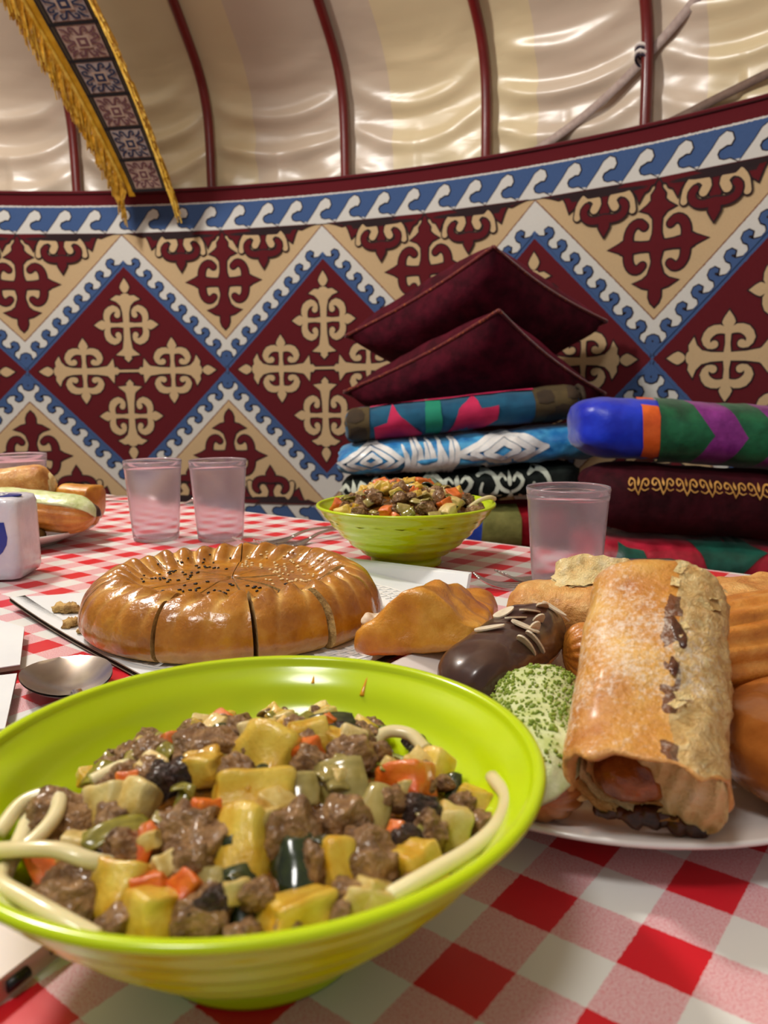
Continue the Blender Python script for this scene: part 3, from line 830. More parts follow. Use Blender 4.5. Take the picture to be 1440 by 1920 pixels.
# ---- cutlery
m_steel = M('brushed steel', (214, 210, 206), .22, (190, 186, 184), 30, metal=1.0)
def flatbar(pts, ws, th=.0016, seg=24):
    P3 = catmull(pts, seg); V, F = [], []
    for i, p in enumerate(P3):
        t = (P3[min(i+1, seg)]-P3[max(i-1, 0)]).normalized(); q = Vector((-t.y, t.x, 0)).normalized(); u = t.cross(q).normalized()
        if u.z < 0: u = -u
        w = ramp1(i/seg, [k/(len(ws)-1) for k in range(len(ws))], ws)
        for a, b in ((-1, -.2), (-.6, -1), (.6, -1), (1, -.2), (.8, 1), (-.8, 1)): V.append(p+q*a*w/2+u*b*th/2)
    for i in range(seg):
        for j in range(6): F.append((i*6+j, i*6+(j+1) % 6, i*6+6+(j+1) % 6, i*6+6+j))
    F += [tuple(range(5, -1, -1)), tuple(seg*6+j for j in range(6))]
    return V, F
def fork(label, loc, rz, ry=0, L=.185):
    t = thing('table_fork', label, 'fork', loc, rz); t.rotation_euler = (0, ry, rz)
    mk('handle', flatbar([(.055, 0, .005), (.075, 0, .010), (.11, 0, .010), (L, 0, .003)], [.006, .005, .007, .010, .015], .0026), m_steel, t)
    fh = mk('fork_head', flatbar([(.026, 0, .0016), (.040, 0, .0022), (.056, 0, .0052)], [.023, .020, .006], .002), m_steel, t)
    for k in range(4):
        y = (k-1.5)*.0060
        mk('tine', flatbar([(-.016, y*.92, .0125), (-.004, y, .006), (.010, y, .0022), (.030, y, .0018)], [.0016, .0030, .0036, .0042], .0018, 12), m_steel, fh)
fork('steel fork lying with a second fork beside the two tumblers', (-.150, .862, TZ), rad(38))
fork('steel fork lying beneath another fork by the round pie', (-.124, .845, TZ), rad(45))
fork('steel fork with raised tines beside the folded white tray flap', (.094, .668, TZ), rad(6))
fork('steel fork crossing another fork behind the frosted tumbler', (.116, .684, TZ), rad(24))
fork('steel fork lying near the table edge behind the pastry plate', (-.30, 1.20, TZ), rad(158))
def spoon(label, loc, rz, ry):
    t = thing('table_spoon', label, 'spoon', loc, rz); t.rotation_euler = (0, ry, rz)
    def pt(a, b, s):
        x = (a*2-1); w = .0245*sqrt(max(0, 1-abs(x)**2.2))*(1-.18*x)
        y = (b*2-1)*w; d = .009*(1-x*x)*(1-(b*2-1)**2)
        return Vector((x*.044, y, .0012+(.0105 - d)+s*.0009))
    g1, g2 = grid(24, 14, lambda a, b: pt(a, b, 1)), grid(24, 14, lambda a, b: pt(a, b, -.2))
    mk('spoon_bowl', join(g1, g2), m_steel, t)
    mk('handle', flatbar([(.041, 0, .0115), (.045, 0, .014), (.08, 0, .012), (.145, 0, .004)], [.008, .005, .008, .014], .0022), m_steel, t)
spoon('steel spoon lying between the white cards and the lime green bowl', (-.1815, .432, TZ), rad(-62), rad(-4))

# ---- phone
m_ph, m_phs, m_dark = M('white glass phone back', (236, 224, 222), .12, coat=.5), M('pale pink phone frame', (206, 176, 168), .3, metal=.4), M('black port', (16, 14, 16), .4)
ph = thing('mobile_phone', 'white and pink mobile phone lying under the edge of the green bowl', 'phone', (-.1075, .2055, TZ), atan2(.43, -.9))
# local +x runs along the body away from the port, y along the short edge
def rr_poly(w, h, r, cx=0, n=6):
    out = []
    for x, y, a in ((w-r, h/2-r, 0), (r, h/2-r, pi/2), (r, -h/2+r, pi), (w-r, -h/2+r, 3*pi/2)):
        out += [(cx+x+r*cos(a+pi/2*k/n), y+r*sin(a+pi/2*k/n)) for k in range(n+1)]
    return out
pf = mk('phone_frame', prism(rr_poly(.146, .0715, .011), .0066, .0006), m_phs, ph, smooth=False)
mk('phone_glass', prism(rr_poly(.1456, .0711, .0109, .0002), .0078, .0), m_ph, ph, smooth=False)
mk('charging_port', tube([(-.0002, -.0036, .0039), (-.0002, .0036, .0039)], .0018, 10), m_dark, pf)
for s_ in (-1, 1):
    for k in range(4): mk('speaker_hole', tube([(-.0002, s_*(.012+k*.0032), .0039), (-.0002, s_*(.0125+k*.0032), .0039)], .0007, 8), m_dark, pf)

# ---- napkin packet
m_wrap = M('glossy white napkin wrap', (226, 224, 232), .18, (206, 206, 222), 24, (60, .35, .004), coat=.4)
m_bl = M('blue print', (24, 52, 150), .25, coat=.4); m_wp = M('white print', (236, 238, 244), .3)
npk = thing('napkin_packet', 'white wrapped packet of paper napkins with blue print', 'napkins', (-.388, .733, TZ), rad(3))
mk('napkin_wrap', xf(roundbox(.106, .056, .076, .12, 12, .012, 4), (0, 0, .0395)), m_wrap, npk)
mk('gathered_wrap_end', displace(xf(lathe([(0, 0), (.014, .0), (.018, .004), (.010, .009), (.013, .014), (0, .015)], 18), (-.015, .008, .076)), lambda p: .003*noise.noise(p*300)), m_wrap, npk)
bo = mk('blue_oval', prism([(.026+.024*cos(a*pi/12), -.004+.011*sin(a*pi/12)) for a in range(24)], .001, .0775), m_bl, npk, smooth=False)
g = [stroke([(0, -.006), (0, .006)], [.0014, .0014], 2), stroke([(0, 0), (.006, .006)], [.0014, .0014], 2), stroke([(0, 0), (.006, -.006)], [.0014, .0014], 2)]
mk('printed_letter', lay(tf2(join2(*g), pi, 1, (.034, -.004)), lambda x, y, o: Vector((x, y, o)), .0787), m_wp, bo, smooth=False)
sw = poly2([(-.006+.050*cos(a), .042+.030*sin(a)) for a in [pi*k/14-pi for k in range(15)]]+[(.042, .056), (-.03, .058)])
mk('blue_swoosh', lay(sw, lambda x, y, o: Vector((x, -.0284-o, y)), .0002), m_bl, npk, smooth=False)

# ---- cake board with corrugated edge
m_board = M('white coated board', (224, 228, 230), .5, (214, 218, 222), 10)
m_kraft = M('grey kraft edge', (150, 136, 120), .9, (120, 104, 88), 60)
m_flute = M('dark flute', (70, 58, 48), .9)
bd = thing('cake_board', 'white corrugated cardboard cake board under the round pie', 'tray', (-.11, .60, TZ))
def bz(x, y):      # the left corner curls up a little
    k = max(0, (-x-.20)/.10); return .0035+.006*k*k+.0012
polyb = [(-.300, .614), (-.062, .765), (.066, .630), (.035, .535), (-.02, .452), (-.108, .412)]
def sheet(poly, dz, n=26):
    bm = bmesh.new(); vs_ = [bm.verts.new((x, y, 0)) for x, y in poly]; bm.faces.new(vs_); bmesh.ops.triangulate(bm, faces=bm.faces)
    for _ in range(5):
        es = [e for e in bm.edges if e.calc_length() > .022]
        if es: bmesh.ops.subdivide_edges(bm, edges=es, cuts=1); bmesh.ops.triangulate(bm, faces=bm.faces)
    bm.verts.index_update()
    V = [Vector((v.co.x+.11, v.co.y-.60, bz(v.co.x, v.co.y)+dz)) for v in bm.verts]; F = [tuple(v.index for v in f.verts) for f in bm.faces]; bm.free(); return V, F
mk('top_liner', sheet(polyb, 0), m_board, bd); mk('bottom_liner', sheet(polyb, -.0034), m_kraft, bd)
def edge(a, b, n=240):
    V, F = [], []; t = Vector((b[0]-a[0], b[1]-a[1], 0)).normalized(); q = Vector((-t.y, t.x, 0))
    for i in range(n+1):
        x, y = a[0]+(b[0]-a[0])*i/n, a[1]+(b[1]-a[1])*i/n; z = bz(x, y)-(.0003 if (i//1) % 2 else .0031)
        for k in (0, .012): V.append(Vector((x+.11, y-.60, z))+q*k)
    for i in range(n): F.append((2*i, 2*i+1, 2*i+3, 2*i+2))
    return V, F
mk('corrugated_fluting', join(edge(polyb[0], polyb[5]), edge(polyb[5], polyb[4], 80)), m_flute, bd, smooth=False)
for d in (-.0002, -.0032):
    mk('liner_edge', tube([(x+.11, y-.60, bz(x, y)+d) for x, y in [(polyb[0][0]+(polyb[5][0]-polyb[0][0])*i/30, polyb[0][1]+(polyb[5][1]-polyb[0][1])*i/30) for i in range(31)]], .0005, 4), m_kraft, bd)
fa, fb = Vector((-.062+.11, .165, .0045)), Vector((.066+.11, .030, .0045))
V = [fa+Vector((.004, 0, -.002)), fb, fb+Vector((.004, .012, .0145)), fa.lerp(fb, .03)+Vector((.006, .008, .003))]
n_ = Vector((.003, .003, .001))
mk('folded_flap', (V+[v+n_ for v in V], [(0, 1, 2, 3), (7, 6, 5, 4), (0, 4, 5, 1), (1, 5, 6, 2), (2, 6, 7, 3), (3, 7, 4, 0)]), m_board, bd, smooth=False)
# lace doily under the pie: ring of scallops and punched holes
dl = thing('paper_doily', 'white lace paper doily under the round pie', 'doily', (-.090, .576, TZ+.0048))
V, F = [], []; n = 240; rad_ = [.0, .06, .098]
def ringpts(r): return [Vector((r*cos(2*pi*i/n), r*sin(2*pi*i/n), .0002)) for i in range(n)]
rs = [ringpts(r) for r in (.03, .10)]
gd = loft(rs, cap=False); gs = [gd]
for k in range(3):                       # bars of lace leave open holes between them
    r0 = .100+k*.008; N_ = 84
    for i in range(N_):
        a0, a1 = 2*pi*(i+.5*(k % 2))/N_, 2*pi*(i+.42+.5*(k % 2))/N_
        gs.append(([Vector((r*cos(a), r*sin(a), .0002)) for r in (r0, r0+.0062) for a in (a0, a1)], [(0, 1, 3, 2)]))
    gs.append(loft([ringpts(r0+.0058), ringpts(r0+.0084)], cap=False))
mk('doily_lace', join(*gs), M('white doily paper', (232, 232, 230), .8), dl, smooth=False)

# ---- white box flaps at the left
def card(name, label, poly, z, tilt):
    c = Vector((sum(p[0] for p in poly)/len(poly), sum(p[1] for p in poly)/len(poly), TZ+z))
    t = thing(name, label, 'cardboard', c)
    mk('white_face', prism([(x-c.x, y-c.y) for x, y in poly], .0006, .0026), m_board, t, smooth=False)
    mk('brown_core', prism([((x-c.x)*.997, (y-c.y)*.997) for x, y in poly], .0026, 0), m_kraft, t, smooth=False)
    t.rotation_euler = tilt
card('cardboard_flap', 'white cardboard box flap beside the corner of the cake board', [(-.2546, .539), (-.2232, .4630), (-.2600, .4415), (-.3700, .4300), (-.3900, .5600), (-.2800, .5560)], .006, (0, rad(1.0), 0))
card('cardboard_flap', 'white cardboard box flap beside the steel spoon and the green bowl', [(-.2175, .4466), (-.1885, .370), (-.32, .34), (-.35, .415), (-.2600, .4290)], .006, (0, rad(1.0), 0))
# ================================================================== round pie
def crustmat():
    m, n = newmat('glazed golden crust'); b = n.b
    b.inputs['Roughness'].default_value = .26; b.inputs['Coat Weight'].default_value = .4; b.inputs['Coat Roughness'].default_value = .15
    b.inputs['Subsurface Weight'].default_value = .05; b.inputs['Subsurface Scale'].default_value = .003
    sep = n.n('ShaderNodeSeparateXYZ'); n.l(n.co('UV'), sep.inputs[0])
    f = n.noise(38, 4, .6, n.co()); f2 = n.noise(120, 4, .6, n.co())
    c = n.ramp(f, [(.3, rgb(140, 80, 8)), (.55, rgb(174, 110, 18)), (.78, rgb(202, 146, 44))])
    k = n.math('ADD', sep.outputs[0], n.math('MULTIPLY', n.math('SUBTRACT', f2, .5), .5))
    c = n.mix(n.math('MULTIPLY', k, 1.0), c, rgb(230, 186, 104))      # unglazed dough in the creases and along the base
    n.l(c, b.inputs['Base Color']); n.bump(n.math('ADD', f, n.math('MULTIPLY', f2, .35)), .45, .005)
    return m
m_crust = crustmat()
m_crumb = M('pale dough and filling', (206, 170, 104), .85, (150, 112, 62), 160, (220, .5, .003))
m_bseed, m_wseed = M('black nigella seed', (22, 18, 18), .5), M('sesame seed', (238, 212, 158), .5)
PR = .107; PC = Vector((-.112, .566, TZ+.0052))
PKEY = [(0.02, .0315), (.15, .0325), (.30, .0325), (.45, .0315), (.55, .0305), (.60, .0315), (.66, .0345), (.72, .0368), (.78, .0375), (.84, .0365), (.89, .0335), (.935, .029), (.97, .0225), (.99, .016), (.995, .010), (.98, .005), (.955, .0018), (.92, .0002)]
PROF = [(p.x, p.y) for p in catmull([(a, b, 0) for a, b in PKEY], 60)]+[(.5, 0), (.02, 0)]
NL = 30
def braid(th, rho):
    """twisted rope crimping: lumps that lean as they climb over the rim"""
    ph = th*NL/2+rho*7.5; w = math.exp(-((rho-.70)/.10)**2)
    return w*(abs(sin(ph))**.7-.42)
def crease(th, rho, z):
    ph = th*NL/2+rho*7.5; c_ = (1-abs(sin(ph)))**3
    w = math.exp(-((rho-.74)/.14)**2)
    base_ = max(0, 1-z/.011) if rho > .85 else 0
    return min(1, c_*w*1.5+base_*.6)
CUTS = [-151, -106, -72, -45, -4, 46, 94, 150, 209]
GAP = {0: .35, 1: .7, 2: .75, 3: .4}
pie_lab = ['slice of round pie with nigella seeds and a plump smooth front', 'slice of round pie with nigella seeds, narrow and cut on both sides', 'slice of round pie with deep twisted folds beside the open cut',
           'slice of round pie next to the lace doily, set slightly back', 'slice of round pie with sesame seeds facing the folded flap', 'slice of round pie with sesame seeds behind the centre', 'slice of round pie with nigella seeds facing the tumblers', 'slice of round pie nearest the curled corner of the board']
def pie_z(th, rho):
    z = ramp1(rho, [p[0] for p in PROF[:40]], [p[1] for p in PROF[:40]])
    return z+.0085*braid(th, rho)+.0016*noise.noise(Vector((rho*5*cos(th), rho*5*sin(th), 4)))
for k in range(8):
    a0, a1 = rad(CUTS[k]+GAP.get(k, .12)), rad(CUTS[k+1]-GAP.get((k+1) % 8, .12)); am = (a0+a1)/2
    t = thing('pie_slice', pie_lab[k], 'pie', PC+Vector((cos(am), sin(am), 0))*(.0008 if k != 3 else .005), 0, 'slices of the round pie')
    n = max(20, int((a1-a0)/.012)); rings = []; uvs = []
    for i in range(n+1):
        th = a0+(a1-a0)*i/n; ring = []
        for rho, z in PROF:
            b = braid(th, rho)
            side = math.exp(-((rho-.95)/.06)**2)*(1 if z > .004 else 0)
            ph = th*NL/2+rho*7.5
            r = PR*rho*(1+.014*noise.noise(Vector((cos(th)*2, sin(th)*2, 1)))) + .0022*b + .0016*side*(abs(sin(ph))-.5)
            zz = z+(.0085*b if z > .01 else 0)+(.0016*noise.noise(Vector((rho*5*cos(th), rho*5*sin(th), 4))) if z > .02 else 0)
            ring.append((r*cos(th), r*sin(th), zz)); uvs.append((crease(th, rho, z), rho))
        rings.append(ring)
    V, F = loft(rings, cap=False); m0 = len(PROF)
    crust = mk('crust', (V, F), m_crust, t, uv=uvs)
    for rg in (rings[0], rings[-1]):
        mk('cut_face', ([Vector(v) for v in rg], [tuple(range(m0))]), m_crumb, t, smooth=False)
    rnd = random.Random(k); bs, ws = [], []
    cnt = {0: 26, 1: 22, 2: 12, 6: 18, 7: 30}.get(k, 0)
    for q in range(cnt if cnt else 34):
        th, rho = rnd.uniform(a0+.05, a1-.05), sqrt(rnd.uniform(.05, .45))
        g = xf(ico(1, 1), (PR*rho*cos(th), PR*rho*sin(th), pie_z(th, rho)+.0004), (0, 0, rnd.uniform(0, 6)), (.0017, .0010, .0008))
        (bs if cnt else ws).append(g)
    if bs: tag(mk('nigella_seeds', join(*bs), m_bseed, crust), kind='stuff')
    if ws: tag(mk('sesame_seeds', join(*ws), m_wseed, crust), kind='stuff')
m_burn = M('burnt dough', (46, 32, 34), .6)
# fallen crumbs on the board
for i, (x, y, s_) in enumerate(((-.243, .585, .011), (-.226, .552, .009), (-.212, .534, .006), (.006, .575, .006))):
    c_ = tag(mk('pastry_crumb', displace(xf(ico(1, 3), sc=(s_, s_*.5, s_*.35)), lambda p, i=i: .35*s_*noise.noise(p*400+Vector((i, 0, 0)))), m_crumb, loc=(x, y, TZ+bz(x, y)+s_*.3), rot=(0, 0, i*1.3)), 'crumb of crust fallen on the white cake board', 'crumb', 'crumbs on the cake board')

# ================================================================== plates
m_china = M('white china', (226, 220, 216), .16, coat=.4)
def plate(label, x, y, R):
    t = thing('round_plate', label, 'plate', (x, y, TZ))
    mk('plate_dish', lathe([(0, .003), (R*.55, .003), (R*.60, .0005), (R*.64, .0005), (R*.66, .004), (R*.84, .009), (R*.98, .0165), (R, .0182), (R*1.0, .0195), (R*.985, .0196), (R*.83, .0125), (R*.68, .0085), (R*.55, .0075), (0, .0075)], 128), m_china, t)
    return t
plate('white plate piled with pastries beside the near green bowl', .104, .363, .119)
plate('white plate of pastries behind the napkin packet', -.448, .905, .11)

# ================================================================== pastries
def orient(t, A, B):
    A, B = Vector(A), Vector(B); d = B-A
    t.location = A; t.rotation_euler = (atan2(d.z, hypot(d.x, d.y)), 0, atan2(-d.x, d.y)); return d.length
def pmat(name, brown, gold, pale, rough=.4, sc=30, bumps=.5, coat=.1, split=None, sugar=False, layers=0):
    m, n = newmat(name); b = n.b; b.inputs['Roughness'].default_value = rough; b.inputs['Coat Weight'].default_value = coat; b.inputs['Coat Roughness'].default_value = .2
    b.inputs['Subsurface Weight'].default_value = .06; b.inputs['Subsurface Scale'].default_value = .003
    co = n.co(); f = n.noise(sc, 5, .6, co); f2 = n.noise(sc*9, 4, .65, co)
    c = n.ramp(f, [(.3, rgb(*brown)), (.52, rgb(*gold)), (.75, rgb(*pale))])
    h = n.math('ADD', n.math('MULTIPLY', f2, .5), f)
    if split is not None or sugar:
        sep = n.n('ShaderNodeSeparateXYZ'); n.l(co, sep.inputs[0])
    if split is not None:
        edge_ = n.math('ADD', sep.outputs[0], n.math('MULTIPLY', n.math('SUBTRACT', n.noise(90, 3, .6, co), .5), .008))
        k = n.math('GREATER_THAN', edge_, split)
        fl = n.noise(160, 5, .7, co, 1.5)
        c = n.mix(k, c, n.ramp(fl, [(.3, rgb(190, 140, 70)), (.5, rgb(222, 184, 116)), (.7, rgb(238, 214, 156))]))
        h = n.math('ADD', h, n.math('MULTIPLY', n.math('MULTIPLY', k, fl), 3.0))
        # scorched filling that leaked along the seam
        seam = n.math('LESS_THAN', n.math('ABSOLUTE', n.math('SUBTRACT', edge_, split-.001)), .0026)
        gate = n.math('GREATER_THAN', n.noise(60, 2, .5, co), .53)
        c = n.mix(n.math('MULTIPLY', n.math('MULTIPLY', seam, gate), .85), c, rgb(86, 30, 18))
    if sugar:
        sg = n.math('ADD', n.noise(420, 3, .75, co), n.math('MULTIPLY', n.noise(26, 2, .5, co), .8))
        side = n.math('MULTIPLY', sep.outputs[0], -4.0)
        s2 = n.n('ShaderNodeMapRange'); s2.inputs[1].default_value = .96; s2.inputs[2].default_value = 1.22
        n.l(n.math('ADD', sg, side), s2.inputs[0])
        c = n.mix(n.math('MULTIPLY', s2.outputs[0], .72), c, rgb(240, 232, 220))
    n.l(c, b.inputs['Base Color']); n.bump(h, bumps, .004)
    return m
def tubeloaf(L, w, h, ex=.8, nu=46, nv=48, ends=(.25, .25), rib=0, ribs=10, noise_=.05, seed=0, bow=0):
    """a loaf along local y, its base at z=-h"""
    rings = []
    for i in range(nu+1):
        u = i/nu; e = 1
        if u < ends[0]: e = sqrt(max(0, 1-(1-u/ends[0])**2))
        elif 1-u < ends[1]: e = sqrt(max(0, 1-(1-(1-u)/ends[1])**2))
        e = max(e, .02); ring = []
        for j in range(nv):
            a = 2*pi*j/nv; rr_ = e*(1+rib*(abs(sin(a*ribs/2))-.5))
            p = Vector((w*spow(cos(a), ex)*rr_, u*L, h*spow(sin(a), ex)*rr_+bow*sin(pi*u)))
            p += noise.noise_vector(p*40+Vector((seed, 0, 0)))*noise_*w
            ring.append(p)
        rings.append(ring)
    return loft(rings)
m_puff = pmat('puff pastry', (176, 104, 40), (214, 156, 82), (236, 200, 132), .45, 45, .7)
m_puffs = pmat('sugar-dusted puff pastry', (176, 100, 26), (208, 146, 58), (230, 184, 98), .38, 40, .6, .2, split=.008, sugar=True)
m_flake = pmat('torn pale flake', (222, 180, 110), (240, 214, 150), (248, 232, 186), .6, 90, .8)
m_bri = pmat('glossy golden pastry', (172, 98, 14), (204, 136, 34), (226, 170, 72), .28, 40, .35, .4)
m_choux = pmat('choux pastry', (156, 84, 22), (196, 124, 44), (222, 162, 82), .35, 40, .35, .25)
m_chouxg = pmat('glossy brown choux', (144, 74, 24), (182, 108, 44), (208, 140, 70), .22, 26, .2, .5)
m_choc = M('dark chocolate glaze', (58, 36, 30), .30, (74, 48, 40), 50, (40, .1, .003), coat=.3)
m_alm = M('almond flake', (206, 192, 166), .5, (226, 214, 190), 200, sss=.2, sssr=.002)
m_pist = M('pale pistachio glaze', (216, 222, 178), .4, (186, 200, 124), 90, (120, .5, .003), coat=.15)
m_pistbit = M('chopped pistachio', (104, 132, 36), .6, (150, 168, 60), 400)
m_jam = M('baked filling', (120, 56, 14), .18, (168, 92, 28), 120, (140, .5, .003), coat=.6)
m_burnt = M('caramelised edge', (60, 28, 14), .2, (96, 46, 18), 200, (200, .5, .002), coat=.5)

# big sugar-dusted puff roll leaning on the pile
t = thing('puff_roll', 'large sugar-dusted puff pastry roll with an open end, leaning on the pastry pile', 'pastry')
L = orient(t, (.0880, .2525, .4375), (.120, .338, .4860))
SW, SH = .0275, .0220
rings = []
def sring(y, s_, ox=0, oz=0, lip=0):
    rg = []
    for j in range(72):
        a = 2*pi*j/72; e = 1
        u = y/L
        if u > .86: e = sqrt(max(.0004, 1-((u-.86)/.14)**2))
        wv = -.0045*max(0, sin(a))+.004*max(0, -sin(a-.5))*(1 if cos(a) < .3 else 0)+.0018*sin(a*5)+.001*sin(a*11)
        p = Vector((SW*spow(cos(a), .8)*s_*e+ox, y+wv*lip, SH*spow(sin(a), .8)*s_*e+oz))
        sag = 1-.10*math.exp(-((y-.01)/.02)**2)*max(0, sin(a))
        p.z *= sag; p += noise.noise_vector(p*42+Vector((2, 0, 0)))*.0018
        rg.append(p)
    return rg
for i in range(61): y = L*(1-i/60); rings.append(sring(y, 1.0, lip=math.exp(-(y/.012)**2)))
no = len(rings)
for y, s_, ox, oz in ((-.0012, .985, 0, 0), (-.0016, .95, 0, 0), (-.0006, .90, 0, 0), (.003, .86, 0, 0), (.008, .80, -.001, -.001), (.016, .70, -.002, -.002), (.024, .45, -.002, -.003)): rings.append(sring(y, s_, ox, oz, 1.0 if y < .004 else .4))
V, F = loft(rings)
def rough_(p):
    k = 1 if p.x > .008 else .25
    return .0016*k*noise.noise(p*130)+.0010*k*noise.noise(p*330)+.0008*noise.noise(p*45)
g = displace((V, F), rough_)
shell = mk('pastry_shell', (g[0], g[1], [0 if max(f) < no*72 else 1 for f in g[1]]), [m_puffs, m_puff], t)
mk('baked_filling', displace(xf(ico(1, 4), (-.005, .011, -.009), sc=(.016, .012, .009)), lambda p: .0022*noise.noise(p*180)), m_jam, t)
# pale pleated sheet folded inwards over the right of the opening
def curtain(a, b, o):
    x = -.005+.0315*a; z = .0150-.0340*b*(1-.12*(1-a)); k = 1-a
    zz = z*(1-.18*(a-.5)**2*4*(1 if a > .5 else .3))
    y = -.0040+.0150*k**1.7-.0022*sin(pi*b)*a+.0007*sin(a*34+b*3+3*noise.noise(Vector((a*3, b*2, 1))))+.0012*noise.noise(Vector((a*6, b*5, 4)))
    return Vector((min(x, .0262*spow(max(.02, 1-abs(zz/.0225)**2.5), .4)), y+o, zz))
A_, B_ = grid(44, 26, lambda a, b: curtain(a, b, 0)), grid(44, 26, lambda a, b: curtain(a, b, .0012))
mk('pleated_fold', join(A_, B_), m_flake, t)
# thin layers peeling at the lower lip
for k in range(3):
    arc = [Vector((.0245*(1-.10*k)*cos(a_), -.0015+.0022*k+.0008*sin(a_*9+k), .0205*(1-.10*k)*sin(a_))) for a_ in [pi*1.04+i*pi*.62/24 for i in range(25)]]
    V, F = [], []
    for p in arc: V += [p, p+Vector((0, .012, .0006)), ]
    F = [(2*i, 2*i+1, 2*i+3, 2*i+2) for i in range(24)]
    lay_ = displace((V, F), lambda p: .0008*noise.noise(p*260))
    mk('pastry_layer', join(lay_, xf(lay_, (0, 0, .0009))), m_flake if k % 2 else m_puff, t)
drip = [displace(xf(ico(1, 3), (x, .003+.0015*sin(i*2), -.0205), sc=(.0055, .006, .0036)), lambda p: .0014*noise.noise(p*300)) for i, x in enumerate((-.013, -.008, -.003, .002, .007, .012, .017))]
mk('caramelised_drip', join(*drip), m_burnt, t)
for i in range(9):
    rnd = random.Random(i); x = rnd.uniform(.004, .026); y = rnd.uniform(.01, L-.01); z = .0218*spow(max(0, 1-abs(x/.0275)**2.5), .4)
    mk('pastry_flake', displace(grid(5, 3, lambda a, b: Vector(((a-.5)*.0062, (b-.5)*.0034, .0008*a*a))), lambda p: .0008*noise.noise(p*500)), m_flake, shell, loc=(x, y, z), rot=(rnd.uniform(-.25, .25), x/.0275*.9, rnd.uniform(0, 6)))
mk('scorched_jam', displace(xf(ico(1, 3), (.0085, L*.52, .0212), (0, .25, .25), (.0026, .009, .0012)), lambda p: .001*noise.noise(p*400)), m_burnt, t)
mk('scorched_jam', displace(xf(ico(1, 3), (.0075, L*.34, .0216), (0, .25, .1), (.0016, .005, .001)), lambda p: .0008*noise.noise(p*400)), m_burnt, t)

# chocolate eclair with almond flakes
def eclair(label, A, B, w, h, glaze, roll=0, rib=.06, mb=None, cat='pastry', name='eclair', g_=(-.012, 1.012), cov=90):
    t = thing(name, label, cat); L = orient(t, A, B); t.rotation_euler.y = roll
    mk('choux_shell', tubeloaf(L, w, h, .95, 50, 72, (.22, .22), rib, 14, .04, 3), mb or m_choux, t)
    rings = []
    for i in range(41):
        u = g_[0]+(g_[1]-g_[0])*i/40; e = 1
        v = (u-g_[0])/(g_[1]-g_[0])
        if v < .23: e = sqrt(max(0, 1-(1-v/.23)**2))
        elif v > .77: e = sqrt(max(0, 1-((v-.77)/.23)**2))
        e = max(.05, e); ring = []
        for j in range(33):
            a = pi/2+rad(cov)*(1-2*j/32); wob = 1+.02*noise.noise(Vector((u*9, a*2, 2)))
            ring.append(Vector((w*1.09*spow(cos(a), .88)*e*wob, u*L, h*1.10*spow(sin(a), .88)*e*wob)))
        ring += [Vector((w*.8*cos(a)*e, u*L, h*.8*sin(a)*e-.001)) for a in [pi/2-rad(cov)*(1-2*j/8) for j in range(9)]]
        rings.append(ring)
    gz = mk('glaze', displace(loft(rings), lambda p: .0011*noise.noise(p*70)+.0005*noise.noise(p*190)), glaze, t)
    return t, L, gz
t, L, gz = eclair('chocolate eclair with almond flakes beside the golden folded pastry', (.036, .352, .4300), (.0940, .4620, .4290), 0.0200, .0180, m_choc, rad(-10), cov=102)
fl = [(98, .60), (76, .52), (50, .84), (40, .92), (70, .66), (46, .60), (58, .46), (40, .50), (30, .42), (92, .34), (34, .33), (60, .78)]
for i, (a, u) in enumerate(fl):
    a = rad(a); e_ = 1 if u < .78 else sqrt(1-((u-.78)/.24)**2); x = .0200*1.11*spow(cos(a), .88)*e_; z = .0180*1.12*spow(sin(a), .88)*e_
    gf = [(.0080*cos(k*pi/8)*(1+.25*cos(k*pi/8)), .0036*sin(k*pi/8)) for k in range(16)]
    mk('almond_flake', prism(gf, .0009), m_alm, gz, loc=(x, u*L, z+.0002), rot=(random.Random(i).uniform(-.15, .15), pi/2-a, random.Random(i+40).choice([.4, 1.9, 2.4, 1.2, .9])), smooth=False)

# golden folded pastries on the left of the plate
def folded(label, c, w, d, h, rz, seed, mm, ridge=.006, name='folded_pastry', hump=None):
    t = thing(name, label, 'pastry', c, rz)
    g = xf(roundbox(w, d, h, .30, 30, .06, seed), (0, 0, h/2))
    out = []
    for p in g[0]:
        p = Vector(p); k = max(0, min(1, p.z/h))
        if hump:
            r_ = math.exp(-((p.x-hump[0]-p.y*hump[2])/hump[1])**2)
            p.z *= .55+.75*r_+.18*noise.noise(Vector((p.x*55, p.y*55, seed)))
            p.y *= 1+.10*r_
        p += noise.noise_vector(p*48+Vector((seed, 0, 0)))*.0026*k
        out.append(p)
    g = displace((out, g[1]), lambda p: .0012*noise.noise(p*120+Vector((seed, 0, 0)))+ridge*.25*noise.noise(p*40))
    mk('pastry_body', g, mm, t)
    return t
t = folded('glossy golden folded pastry with curd filling beside the lace doily', (.0248, .4665, TZ+.0145), .080, .056, .029, rad(-10), 3, m_bri, hump=(.008, .020, .35))
t.rotation_euler.x = rad(-12); t.rotation_euler.y = rad(-6)      # propped on the plate rim, back edge down on the board
mk('curd_filling', displace(xf(ico(1, 4), (-.028, .004, .0185), (0, 0, .9), (.014, .005, .005)), lambda p: .0025*noise.noise(p*220)), M('curd filling', (232, 218, 196), .7, (204, 176, 140), 200), t)
folded('glossy golden pastry tucked behind the curd-filled folded pastry', (.040, .524, TZ+.0052), .072, .046, .023, rad(-10), 8, m_bri, .002, hump=(.0, .06, 0))
